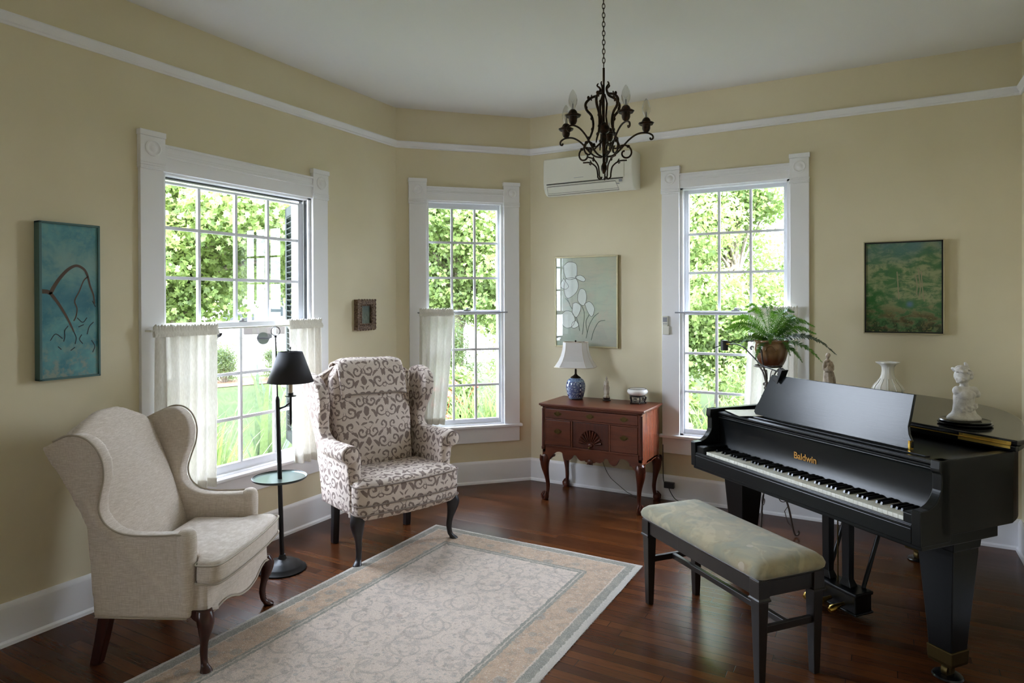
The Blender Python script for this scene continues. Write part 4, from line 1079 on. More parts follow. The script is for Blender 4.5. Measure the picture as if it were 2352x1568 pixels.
# ------------------------------------------------------------------ gooseneck lamp clipped to the music desk
def goose():
    c = pw(.262, .268, 1.105); r = empty('clip_lamp', c, PRZ, 'small black gooseneck lamp clipped to the top of the music desk', 'lamp')
    mb = MB(); mb.box(-.022, .014, -.012, .012, .0, .042); mb.box(.010, .016, -.03, .014, -.012, .05); mb.box(-.02, .016, -.03, -.024, -.03, .0)
    o = finish('clip', mb, MT['blackplastic'], r, bevel=.002); o.rotation_euler = (0, .45, 0)
    pts = bez([(0, 0, .022), (-.06, -.01, .036), (-.13, -.012, .052), (-.20, -.01, .095), (-.27, -.006, .135), (-.335, 0, .150), (-.40, .004, .146)], 6)
    finish('gooseneck', MB().tube(pts, .0035, 8), MT['blackplastic'], r, smooth=180)
    finish('brass_collar', MB().tube([(-.395, .004, .146), (-.425, .005, .145)], .0055, 10), MT['brass'], r, smooth=60)
    mb = MB(); mb.lathe([(.021, -.032), (.021, .022), (.017, .026), (.004, .027)], 24, (-.443, .005, .14), cap0=False); mb.lathe([(.019, -.031), (.019, .02)], 24, (-.443, .005, .14), cap0=False)
    finish('lamp_head', mb, MT['blackplastic'], r, smooth=40)
goose()

# ------------------------------------------------------------------ piano bench
def make_bench():
    R = Vector((.7727, -.6347)); F = Vector((.6347, .7727)); c = Vector((-.997, 3.184)) + R * .382 + F * .139
    r = empty('piano_bench', (c.x, c.y, 0), math.atan2(R.y, R.x), 'dark wooden piano bench with worn sage floral seat', 'bench')
    hx, hy = .382, .139
    for sx in (-1, 1):
        for sy in (-1, 1):
            mb = MB(); x, y = sx * hx, sy * hy
            def sq(h, z): return [(x - h, y - h, z), (x + h, y - h, z), (x + h, y + h, z), (x - h, y + h, z)]
            mb.rings([sq(.0145, 0), sq(.0235, .335)]); mb.rings([sq(.0235, .335), sq(.031, .338), sq(.031, .346), sq(.027, .35), sq(.0265, .42)])
            finish('leg', mb, MT['benchwood'], r, bevel=.002)
    mb = MB(); mb.box(-hx, hx, -hy - .018, -hy + .004, .352, .422); mb.box(-hx, hx, hy - .004, hy + .018, .352, .422); mb.box(-hx - .018, -hx + .004, -hy, hy, .352, .422); mb.box(hx - .004, hx + .018, -hy, hy, .352, .422)
    mb.box(-hx - .024, hx + .024, -hy - .024, hy + .024, .414, .424)
    finish('apron', mb, MT['benchwood'], r, bevel=.003)
    mb = MB()
    for sx in (-1, 1): mb.box(sx * hx - .009, sx * hx + .009, -hy, hy, .205, .235)
    mb.box(-hx, hx, -.011, .011, .207, .233); finish('stretcher', mb, MT['benchwood'], r, bevel=.003)
    mb = MB(); rs = []; hx2, hy2 = hx + .036, hy + .036
    def rr(kx, ky, z, rad=.03):
        ring = []
        for cxx, cyy, a0 in ((1, 1, 0), (-1, 1, PI / 2), (-1, -1, PI), (1, -1, 1.5 * PI)):
            for k in range(6):
                a = a0 + PI / 2 * k / 5; ring.append(((hx2 - kx - rad) * cxx + rad * math.cos(a), (hy2 - ky - rad) * cyy + rad * math.sin(a), z))
        return ring
    for kx, z in ((.010, .424), (.0, .434), (-.003, .450), (.004, .468), (.020, .482), (.05, .492), (.09, .497), (.13, .498)): rs.append(rr(kx, kx, z))
    mb.rings(rs); finish('seat_cushion', mb, MT['benchcloth'], r, smooth=180)
make_bench()
# ------------------------------------------------------------------ lowboy
def make_lowboy():
    cx, fy, by = -1.845, 4.478, 4.895; top = .732
    r = empty('lowboy_chest', (cx, 4.69, 0), 0, 'reddish wooden lowboy chest on carved cabriole legs', 'chest of drawers')
    f, b = fy - 4.69, by - 4.69; hw = .388
    mb = MB(); mb.box(-hw - .018, hw + .026, f - .028, b + .008, top - .016, top); mb.box(-hw - .010, hw + .014, f - .016, b, top - .026, top - .016)
    finish('top', mb, MT['lowboy'], r, bevel=.004, bseg=3)
    # carcass: sides, back, face rails
    for q in (-hw, hw - .02): finish('side_panel', MB().box(q, q + .02, f + .012, b, .33, top - .026), MT['lowside_lit'], r, bevel=.002)
    mb = MB(); mb.box(-hw + .02, hw - .02, b - .012, b, .40, top - .026); mb.box(-hw + .02, hw - .02, f + .02, b, .40, .412); finish('back_panel', mb, MT['lowleg'], r)
    mb = MB(); y0, y1 = f, f + .016
    mb.box(-hw, -hw + .026, y0, y1, .36, top - .026); mb.box(hw - .026, hw, y0, y1, .36, top - .026)
    mb.box(-hw, hw, y0, y1, top - .036, top - .026); mb.box(-hw, hw, y0, y1, .610, .620); mb.box(-hw, hw, y0, y1, .40, .418)
    mb.box(-.155, -.142, y0, y1, .41, .62); mb.box(.142, .155, y0, y1, .41, .62)
    finish('face_frame', mb, MT['lowboy'], r, bevel=.0015)
    def drawer(x0, x1, z0, z1, nm='drawer', y=f - .003, handle=True, xs=None, zc=None):
        mb = MB(); mb.box(x0, x1, y, f + .014, z0, z1); d = finish(nm, mb, MT['lowboy'] if nm == 'drawer' else MT['lowleg'], r, bevel=.003, bseg=2)
        if handle:
            for x in (xs or [(x0 + x1) / 2]):
                z = zc or (z0 + z1) / 2
                pl = [(-.033, 0), (-.026, .010), (-.014, .012), (-.008, .020), (0, .017), (.008, .020), (.014, .012), (.026, .010), (.033, 0), (.024, -.009), (.012, -.010), (0, -.020), (-.012, -.010), (-.024, -.009)]
                mb = MB(); mb.prism([(x + a, z + c) for a, c in pl], 'y', y - .002, y); finish('back_plate', mb, MT['brassdull'], d)
                mb = MB(); mb.tube([(x - .022, y - .002, z + .003), (x - .022, y - .008, z + .003), (x - .018, y - .012, z - .008), (x, y - .012, z - .013), (x + .018, y - .012, z - .008), (x + .022, y - .008, z + .003), (x + .022, y - .002, z + .003)], .0022, 6); finish('bail_handle', mb, MT['brassdull'], d, smooth=60)
    drawer(-hw + .028, hw - .028, .622, .692, xs=[-.26, .0, .26])
    drawer(-hw + .028, -.157, .42, .608, zc=.525); drawer(.157, hw - .028, .42, .608, zc=.525)
    drawer(-.140, .140, .42, .608, 'shell_drawer', f + .004, handle=False)
    mb = MB()
    for k in range(11):
        a = PI * (k + .5) / 11; c, s = math.cos(a), math.sin(a)
        mb.tube([(.03 * c, f + .002, .452 + .02 * s), (.055 * c, f - .003, .452 + .06 * s), (.088 * c, f - .001, .452 + .105 * s)], [.003, .007, .010], 8)
    mb.ball((0, f + .0, .446), (.022, .008, .016), 14); finish('carved_shell', mb, MT['lowleg'], r, smooth=60)
    mb = MB(); mb.lathe([(.005, 0), (.005, .008), (.009, .012), (.009, .018), (.003, .021)], 14, (0, f - .002, .430), axis='y'); finish('knob', mb, MT['brassdull'], r, smooth=60)
    # fluted corners
    mb = MB()
    for sx in (-1, 1):
        mb.lathe([(.013, .40), (.013, .69)], 16, (sx * (hw - .006), f + .006, 0)); mb.lathe([(.016, .384), (.016, .402)], 16, (sx * (hw - .006), f + .006, 0))
    finish('quarter_column', mb, MT['lowleg'], r, smooth=60)
    # scalloped apron
    half = [(0, .318), (.035, .322), (.045, .330), (.075, .326), (.098, .340), (.108, .356), (.118, .362), (.135, .358), (.148, .335), (.172, .318), (.196, .322), (.212, .345), (.222, .365), (.245, .375), (.275, .368), (.295, .352), (.312, .335), (.34, .30), (.388, .285)]
    pts = [(-x, z) for x, z in reversed(half)] + half[1:]
    pts = bez2(pts, 3)
    mb = MB(); mb.rings([[(x, f, z) for x, z in pts] + [(hw, f, .405), (-hw, f, .405)], [(x, f + .016, z) for x, z in pts] + [(hw, f + .016, .405), (-hw, f + .016, .405)]])
    finish('apron', mb, MT['lowboy'], r)
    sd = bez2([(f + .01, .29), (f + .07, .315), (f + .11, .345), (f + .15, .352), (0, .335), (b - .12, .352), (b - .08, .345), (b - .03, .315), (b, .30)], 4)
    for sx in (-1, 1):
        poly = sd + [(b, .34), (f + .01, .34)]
        mb = MB(); mb.prism(poly, 'x', sx * hw, sx * (hw - .016)); finish('side_apron', mb, MT['lowside_lit'], r)
    mb = MB(); mb.ball((0, f - .002, .325), (.024, .008, .020), 14)
    for k in range(5): mb.tube([(0, f - .008, .335), ((k - 2) * .008, f - .011, .318), ((k - 2) * .011, f - .004, .307)], .003, 6)
    finish('apron_shell', mb, MT['lowleg'], r, smooth=60)
    # legs with ball feet
    for sx in (-1, 1):
        for sy, y in ((-1, f), (1, b)):
            mb = cabriole(sx, sy, .345, knee=.036, ankle=.0135, foot=.026, kick=.022, top=.026)
            mb.ball((sx * .014, sy * .014, .026), (.027, .027, .026), 16)
            for k in range(4):
                a = math.atan2(sy, sx) + (k - 1.5) * .8; mb.tube([(sx * .010 + .014 * math.cos(a), sy * .010 + .014 * math.sin(a), .062), (sx * .014 + .029 * math.cos(a), sy * .014 + .029 * math.sin(a), .036), (sx * .014 + .025 * math.cos(a), sy * .014 + .025 * math.sin(a), .010)], .005, 6)
            for k in range(5):
                a = math.atan2(sy, sx) + (k - 2) * .35; mb.tube([(.018 * sx + .030 * math.cos(a) , .018 * sy + .030 * math.sin(a), .335), (.018 * sx + .032 * math.cos(a), .018 * sy + .032 * math.sin(a), .30), (.014 * sx + .020 * math.cos(a), .014 * sy + .020 * math.sin(a), .25)], .0045, 6)
            l = finish('leg', mb, MT['lowleg'], r, smooth=60); l.location = (sx * (hw - .028), y + (-sy) * .028, 0)
make_lowboy()
LT = .732
def table_lamp():
    r = empty('table_lamp', (-2.088, 4.775, LT), .22, 'table lamp with blue and white porcelain base and ivory panelled shade', 'lamp')
    mb = MB(); mb.lathe([(.052, .006), (.056, .010), (.064, .03), (.074, .07), (.077, .10), (.073, .13), (.060, .153), (.044, .164), (.034, .168)], 56)
    finish('porcelain_jar', mb, MT['porc'], r, smooth=180)
    mb = MB(); mb.lathe([(.054, 0), (.056, .003), (.052, .007)], 40); finish('foot', mb, MT['rosewood'], r, smooth=40)
    mb = MB(); mb.lathe([(.040, .160), (.041, .170), (.034, .176), (.018, .186), (.009, .196), (.0075, .24), (.0075, .27), (.002, .27), (.002, .448), (.006, .45), (.007, .457), (.002, .462)], 20)
    finish('neck_fitting', mb, MT['bronze'], r, smooth=40)
    # shade: cut-corner square, bell curve
    def ring(w, d, z, cc):
        return [(w, -d + cc, z), (w, d - cc, z), (w - cc, d, z), (-w + cc, d, z), (-w, d - cc, z), (-w, -d + cc, z), (-w + cc, -d, z), (w - cc, -d, z)]
    prof = [(0, .158, .118), (.10, .145, .108), (.25, .127, .094), (.45, .110, .081), (.7, .098, .071), (1, .093, .064)]
    mb = MB(); rs = [ring(w, d, .252 + .195 * t, w * .33) for t, w, d in prof]; mb.rings(rs, False, False)
    finish('lamp_shade', mb, MT['shadew'], r, thick=.002)
    mb = MB()
    for k in range(8): mb.tube([rs[j][k] for j in range(len(rs))], .0016, 5)
    for j in (0, -1): mb.tube(rs[j], .003, 6, closed=True)
    finish('shade_trim', mb, MT['shadetrim'], r, smooth=60)
    mb = MB(); mb.tube([rs[-1][0], (0, 0, .444), rs[-1][4]], .0015, 5); mb.tube([rs[-1][2], (0, 0, .444), rs[-1][6]], .0015, 5); finish('shade_spider', mb, MT['brassdull'], r)
table_lamp()
def figurine():
    x, y = -1.840, 4.80
    s = empty('figurine_stand', (x, y, LT), 0, 'small carved dark stand under the ivory figurine on the lowboy', 'stand')
    mb = MB(); mb.lathe([(.030, 0), (.034, .003), (.028, .008), (.024, .014), (.028, .020), (.029, .023)], 10); finish('carved_base', mb, MT['rosewood'], s, smooth=30)
    mb = MB()
    for k in range(6): a = k * PI / 3; mb.ball((.029 * math.cos(a), .029 * math.sin(a), .004), (.006, .006, .004), 8)
    finish('scroll_feet', mb, MT['rosewood'], s, smooth=60)
    r = empty('robed_figurine', (x, y, LT + .0232), 0, 'ivory coloured figurine of a robed woman standing on the lowboy', 'figurine')
    mb = MB(); e = lambda c, rr: mb.ball(c, rr, 12)
    wob = lambda a, z: 1 + .10 * math.sin(8 * a) * (1 if z < .018 else .3)
    mb.lathe([(.022, 0), (.024, .008), (.020, .016), (.016, .026), (.017, .034)], 32, wob=wob)
    mb.lathe([(.020, .03), (.017, .05), (.016, .075), (.0175, .10), (.016, .118), (.012, .130), (.006, .135), (.005, .140)], 28, wob=lambda a, z: 1 + .09 * math.sin(5 * a + z * 40))
    e((0, 0, .148), (.0085, .009, .0115)); e((0, .001, .157), (.006, .006, .008)); mb.tube([(-.014, 0, .125), (-.017, -.008, .105), (-.006, -.016, .100)], .0045, 8); mb.tube([(.014, 0, .125), (.018, -.006, .110), (.010, -.014, .118)], .0045, 8)
    mb.tube([(-.018, -.004, .10), (-.021, -.002, .07), (-.019, 0, .045)], [.004, .006, .005], 8); mb.tube([(.015, -.006, .10), (.020, -.002, .08), (.018, 0, .05)], [.004, .005, .004], 8)
    organic('figure', mb, MT['figure'], r, .0022, 1)
figurine()
def bowl():
    x, y = -1.590, 4.79
    s = empty('bowl_stand', (x, y, LT), .3, 'pierced dark wooden stand under the white bowl on the lowboy', 'stand')
    mb = MB(); mb.lathe([(.050, .050), (.060, .052), (.060, .057), (.050, .057)], 36); mb.lathe([(.048, .004), (.054, .004), (.054, .009), (.048, .009)], 36)
    finish('ring', mb, MT['rosewood'], s, smooth=40)
    for k in range(5):
        a = 2 * PI * k / 5; c, sn = math.cos(a), math.sin(a)
        mb = MB(); mb.tube([(.052 * c, .052 * sn, .055), (.063 * c, .063 * sn, .044), (.058 * c, .058 * sn, .028), (.052 * c, .052 * sn, .014), (.060 * c, .060 * sn, .004), (.066 * c, .066 * sn, .004)], [.006, .007, .005, .005, .006, .0035], 8); finish('leg', mb, MT['rosewood'], s, smooth=60)
        a2 = a + PI / 5; c2, s2 = math.cos(a2), math.sin(a2); q = Vector((-s2, c2, 0)); o_ = Vector((.051 * c2, .051 * s2, 0)); mb = MB()
        mb.tube([o_ + q * (.013 * math.cos(t)) + Vector((0, 0, .031 + .013 * math.sin(t))) for t in [2 * PI * i / 14 for i in range(14)]], .002, 5, closed=True)
        for ang in (0, PI / 2): mb.tube([o_ + q * (.013 * math.cos(ang)) + Vector((0, 0, .031 + .013 * math.sin(ang))), o_ - q * (.013 * math.cos(ang)) + Vector((0, 0, .031 - .013 * math.sin(ang)))], .0018, 5)
        mb.tube([o_ + q * .03 + Vector((0, 0, .031)), o_ + q * .013 + Vector((0, 0, .031))], .002, 5); mb.tube([o_ - q * .03 + Vector((0, 0, .031)), o_ - q * .013 + Vector((0, 0, .031))], .002, 5)
        finish('fretwork', mb, MT['rosewood'], s, smooth=60)
    r = empty('porcelain_bowl', (x, y, LT + .0572), 0, 'shallow white porcelain bowl on a pierced dark stand', 'bowl')
    mb = MB(); mb.lathe([(.035, 0), (.052, .004), (.072, .018), (.078, .032), (.074, .044), (.066, .051), (.062, .052), (.060, .048), (.064, .035), (.055, .018), (.03, .010)], 56); finish('body', mb, MT['white'], r, smooth=180)
    finish('dark_rim', MB().lathe([(.0605, .0515), (.064, .0535), (.0675, .0515)], 56, cap0=False, cap1=False), MT['rosewood'], r, smooth=180)
bowl()

# ------------------------------------------------------------------ floor lamp with tray
def floor_lamp():
    rz = YAW
    r = empty('tray_floor_lamp', (-2.93, 2.60, 0), rz, 'black iron floor lamp with round tray and tapered black shade', 'lamp')
    k = lambda z: -.0245 * z
    mb = MB(); mb.lathe([(.128, 0), (.130, .008), (.118, .016), (.110, .024), (.104, .030), (.085, .036), (.075, .046), (.045, .052), (.024, .062), (.016, .085)], 40); finish('base', mb, MT['iron'], r, smooth=40)
    finish('pole', MB().tube([(k(.04), 0, .04), (k(.52), 0, .52), (k(.95), 0, .95), (k(.975), 0, .972)], [.0125, .0125, .012, .007], 14), MT['iron'], r, smooth=40)
    mb = MB(); mb.tube([(k(.97), 0, .97), (k(1.30), 0, 1.30)], .0038, 8); mb.ball((k(1.308), 0, 1.308), .0075, 10); mb.tube([(k(1.338) + .025 * math.cos(a), 0, 1.338 + .025 * math.sin(a)) for a in [2 * PI * i / 28 for i in range(28)]], .0024, 6, closed=True)
    finish('carry_ring', mb, MT['iron'], r, smooth=60)
    mb = MB(); mb.lathe([(.013, .508), (.14, .509), (.147, .514), (.1485, .520), (.1455, .520), (.138, .513), (.013, .512)], 60, (k(.51), 0, 0), cap0=False, cap1=False)
    finish('tray', mb, MT['tray'], r, smooth=30)
    finish('tray_rim', MB().tube([(k(.51) + .147 * math.cos(a), .147 * math.sin(a), .520) for a in [2 * PI * i / 60 for i in range(60)]], .003, 6, closed=True), MT['iron'], r, smooth=60)
    X = .050
    mb = MB(); mb.tube([(X, 0, .812), (X, 0, .822), (X, 0, .97)], [.004, .0075, .0075], 12); mb.tube([(k(.9), 0, .90), (.02, 0, .915), (X - .005, 0, .937)], .0055, 8)
    mb.lathe([(.008, .968), (.030, .972), (.031, .976), (.015, .978), (.015, .990), (.017, .992)], 24, (X, 0, 0)); finish('swing_arm', mb, MT['iron'], r, smooth=40)
    finish('candle_sleeve', MB().lathe([(.0115, .985), (.0115, 1.075)], 16, (X, 0, 0)), MT['candle'], r, smooth=60)
    mb = MB(); mb.lathe([(.125, 1.052), (.064, 1.222)], 48, (X, 0, 0), cap0=False, cap1=False); finish('lamp_shade', mb, MT['shadeblk'], r, smooth=60, thick=.002)
    mb = MB(); mb.tube([(X - .063, 0, 1.22), (X + .063, 0, 1.22)], .0014, 5); mb.tube([(X, -.063, 1.22), (X, .063, 1.22)], .0014, 5); mb.lathe([(.002, 1.075), (.002, 1.235), (.004, 1.238), (.004, 1.248), (.001, 1.252)], 10, (X, 0, 0)); finish('shade_spider', mb, MT['iron'], r, smooth=60)
floor_lamp()

# ------------------------------------------------------------------ chandelier
def chandelier():
    C = Vector((-1.0943, 2.8286, 0)); r = empty('chandelier', (C.x, C.y, HC), 0, 'dark bronze five-arm scroll chandelier hanging on a chain', 'chandelier')
    bz = MT['bronze']; Z = lambda z: z - HC
    mb = MB(); mb.lathe([(.055, -.0), (.055, -.006), (.03, -.022), (.008, -.03)], 28); finish('ceiling_rose', mb, bz, r, smooth=40)
    # chain links
    n = 0; z = HC - .03; pitch = .0205; lk = None
    while z - pitch > 2.555:
        o = None
        if lk is None:
            mb = MB(); a = .0062; h = .0135; pts = [(a * math.cos(t), 0, h * math.sin(t) * (1 if abs(math.sin(t)) < .5 else 1)) for t in [2 * PI * i / 18 for i in range(18)]]; mb.tube(pts, .0018, 6, closed=True)
            lk = finish('chain_link', mb, bz, r, smooth=60); o = lk
        else: o = lk.copy(); COL.objects.link(o); o.parent = r
        o.location = (0, 0, Z(z - pitch / 2)); o.rotation_euler = (0, 0, .5 + (PI / 2 if n % 2 else 0)); z -= pitch; n += 1
    mb = MB(); mb.tube([(0, 0, Z(2.56)), (0, 0, Z(2.50))], .0055, 8); mb.tube([(0, 0, Z(2.50)), (0, 0, Z(2.12))], .0045, 8)
    mb.lathe([(.006, Z(2.315)), (.020, Z(2.30)), (.027, Z(2.285)), (.024, Z(2.27)), (.010, Z(2.26)), (.014, Z(2.24)), (.008, Z(2.2)), (.006, Z(2.13)), (.013, Z(2.115)), (.014, Z(2.10)), (.006, Z(2.08))], 18)
    finish('stem', mb, bz, r, smooth=50)
    f2 = Vector((-math.sin(YAW), math.cos(YAW), 0)); r2 = Vector((math.cos(YAW), math.sin(YAW), 0))
    def spiral(c, R, t0, turns, s, n=22, e=.25):
        return [(c[0] + R * (1 - (1 - e) * i / n) * math.cos(t0 + s * turns * 2 * PI * i / n), c[1] + R * (1 - (1 - e) * i / n) * math.sin(t0 + s * turns * 2 * PI * i / n)) for i in range(n + 1)]
    for k, th in enumerate((20.7, 92.7, 164.7, 236.7, 308.7)):
        t = math.radians(th); d = -f2 * math.cos(t) + r2 * math.sin(t)
        P3 = lambda q: [d * a + Vector((0, 0, Z(b))) for a, b in q]
        # main arm
        arm = [(v.x, v.y) for v in bez([(.012, 2.155, 0), (.045, 2.165, 0), (.075, 2.19, 0), (.115, 2.235, 0), (.155, 2.262, 0), (.195, 2.268, 0), (.222, 2.258, 0), (.226, 2.243, 0), (.216, 2.238, 0), (.212, 2.246, 0)], 5)]
        mb = MB(); mb.tube(P3([(.012, 2.225), (.05, 2.195), (.085, 2.20)]), .004, 6); mb.tube(P3(arm), .0042, 8)
        # lower scroll circle and hanging leaf scroll
        mb.tube(P3(spiral((.098, 2.175), .038, 2.2, 1.05, -1)), .0042, 7); mb.tube(P3([(.07, 2.148), (.062, 2.135), (.068, 2.128), (.074, 2.133)]), .003, 6)
        mb.tube(P3([(v.x, v.y) for v in bez([(.105, 2.142, 0), (.07, 2.138, 0), (.040, 2.115, 0), (.032, 2.085, 0), (.030, 2.065, 0), (.018, 2.056, 0), (.014, 2.064, 0)], 4)]), .0035, 7)
        mb.ball(tuple(d * .112 + Vector((0, 0, Z(2.205)))), (.009, .009, .007), 8); mb.ball(tuple(d * .065 + Vector((0, 0, Z(2.20)))), (.008, .008, .010), 8)
        o = finish('arm', mb, bz, r, smooth=60)
        # upper C scroll
        d2 = (d.copy()); d2.rotate(Euler((0, 0, .35)))
        Q3 = lambda q: [d2 * a + Vector((0, 0, Z(b))) for a, b in q]
        c_ = [(v.x, v.y) for v in bez([(.024, 2.492, 0), (.030, 2.482, 0), (.016, 2.466, 0), (.026, 2.44, 0), (.058, 2.428, 0), (.082, 2.405, 0), (.078, 2.375, 0), (.055, 2.345, 0), (.048, 2.30, 0), (.060, 2.255, 0), (.078, 2.225, 0), (.085, 2.205, 0)], 4)]
        rad = [.0028 + .0035 * math.sin(PI * i / (len(c_) - 1)) for i in range(len(c_))]
        mb = MB(); mb.tube(Q3(c_), rad, 7)
        for a, b in ((.070, 2.43), (.080, 2.385), (.055, 2.335), (.052, 2.285), (.070, 2.245)): mb.ball(tuple(d2 * a + Vector((0, 0, Z(b)))), (.007, .007, .009), 7)
        mb.tube(Q3([(.055, 2.442), (.058, 2.43), (.056, 2.416)]), .003, 6)
        mb.tube(Q3([(.006, 2.44), (.018, 2.40), (.012, 2.34), (.020, 2.29)]), .0035, 6)
        finish('scroll', mb, bz, r, smooth=60)
        # cup, candle and bulb
        c = d * .195
        mb = MB(); mb.lathe([(.005, Z(2.268)), (.014, Z(2.275)), (.018, Z(2.285)), (.019, Z(2.312)), (.020, Z(2.314)), (.020, Z(2.322)), (.015, Z(2.332)), (.010, Z(2.336))], 20, c)
        cu = finish('candle_cup', mb, bz, r, smooth=50)
        mb = MB(); mb.lathe([(.018, Z(2.306)), (.030, Z(2.304)), (.036, Z(2.311)), (.034, Z(2.313)), (.028, Z(2.308)), (.019, Z(2.310))], 24, c, wob=lambda a, z: 1 + .04 * math.sin(10 * a), cap0=False, cap1=False); finish('bobeche', mb, bz, cu, smooth=50)
        mb = MB(); mb.lathe([(.009, Z(2.334)), (.010, Z(2.345)), (.018, Z(2.362)), (.0195, Z(2.378)), (.016, Z(2.398)), (.009, Z(2.414)), (.002, Z(2.424))], 20, c); finish('candle_bulb', mb, MT['bulb'], r, smooth=180)
        mb = MB(); mb.tube([c + Vector((0, 0, Z(2.336))), c + Vector((0, 0, Z(2.362)))], .003, 6); mb.tube([c + Vector((-.006, 0, Z(2.375))), c + Vector((0, 0, Z(2.362))), c + Vector((.006, 0, Z(2.376)))], .0006, 4); finish('filament', mb, MT['acgrey'], r)
chandelier()

# ------------------------------------------------------------------ wall unit, remote, adapter
def ac():
    r = empty('wall_air_conditioner', (-1.983, B_, 2.345), 0, 'white split air conditioner mounted high on the back wall', 'air conditioner')
    x0, x1 = -.371, .371; P = [(0, .02), (-.10, .0), (-.135, .004), (-.165, .022), (-.188, .06), (-.196, .10), (-.196, .272), (-.188, .288), (-.17, .294), (0, .294)]
    mb = MB(); mb.prism(P, 'x', x0, x1); finish('housing', mb, MT['acw'], r, smooth=35, bevel=.008, bseg=3)
    finish('front_panel', MB().box(x0 + .006, x1 - .062, -.202, -.19, .092, .286), MT['acw'], r, bevel=.006, bseg=3)
    mb = MB(); mb.box(x0 + .03, x1 - .075, -.1985, -.188, .082, .0885); finish('panel_gap', mb, MT['acdark'], r)
    mb = MB(); mb.hexa([(x0 + .03, -.150, .010), (x1 - .12, -.150, .010), (x1 - .13, -.190, .060), (x0 + .04, -.190, .060), (x0 + .03, -.154, .004), (x1 - .12, -.154, .004), (x1 - .13, -.199, .062), (x0 + .04, -.199, .062)]); finish('louvre', mb, MT['acw'], r, bevel=.002)
    mb = MB(); mb.tube([(x0 + .036, -.2, .066), (x1 - .132, -.2, .066), (x1 - .116, -.158, .004), (x0 + .026, -.158, .004)], .0016, 5, closed=True); mb.tube([(x0 + .034, -.168, .016), (x1 - .122, -.168, .016)], .001, 5); finish('louvre_outline', mb, MT['acdark'], r)
    mb = MB(); mb.box(x1 - .105, x1 - .082, -.1995, -.19, .058, .076); mb.box(x1 - .128, x1 - .105, -.197, -.185, .044, .048); finish('display', mb, MT['acgrey'], r)
    finish('badge', MB().box(x0 + .27, x0 + .35, -.2026, -.2, .118, .121), MT['acgrey'], r)
ac()
def remote():
    r = empty('wall_remote', (-1.405, B_ - .024, 1.247), 0, 'white remote control in a holder on the window casing', 'remote control')
    finish('holder', MB().box(-.026, .026, -.02, 0, 0, .062), MT['acw'], r, bevel=.004, bseg=3)
    o = finish('handset', MB().box(-.022, .022, -.017, -.002, .02, .14), MT['acw'], r, bevel=.004, bseg=3); o.location = (-.006, 0, 0)
    finish('screen', MB().box(-.016, .016, -.0178, -.016, .095, .13), MT['acgrey'], o)
    mb = MB()
    for k in range(3): mb.box(-.014 + k * .011, -.007 + k * .011, -.0185, -.016, .078, .084)

    finish('buttons', mb, MT['acgrey'], o)
remote()
def adapter():
    r = empty('power_adapter', (-1.382, B_ - .02, .112), 0, 'black plug adapter on the baseboard beside the lowboy', 'power adapter')
    mb = MB(); mb.box(-.038, .038, -.034, 0, -.02, .024); finish('body', mb, MT['blackplastic'], r, bevel=.004)
    mb = MB(); mb.tube(bez([(.0, -.03, -.018), (.02, -.04, -.05), (.06, -.05, -.09), (.14, -.06, -.105), (.35, -.10, -.108)], 6), .003, 6); finish('cable', mb, MT['blackplastic'], r, smooth=60)
    mb = MB(); mb.tube(bez([(-.036, -.02, .01), (-.045, -.015, .04), (-.05, -.008, .10), (-.052, -.004, .20), (-.052, -.004, .30)], 6), .003, 6); finish('upper_cable', mb, MT['blackplastic'], r, smooth=60)
adapter()
o = finish('lamp_cord', MB().tube(bez([(-1.93, 4.925, .42), (-1.93, 4.92, .30), (-1.915, 4.915, .22), (-1.86, 4.91, .12), (-1.78, 4.905, .06), (-1.70, 4.90, .012), (-1.6, 4.85, .004)], 8), .0022, 6), MT['blackplastic'], smooth=60); tag(o, 'thin black lamp cord drooping behind the lowboy', 'cord')
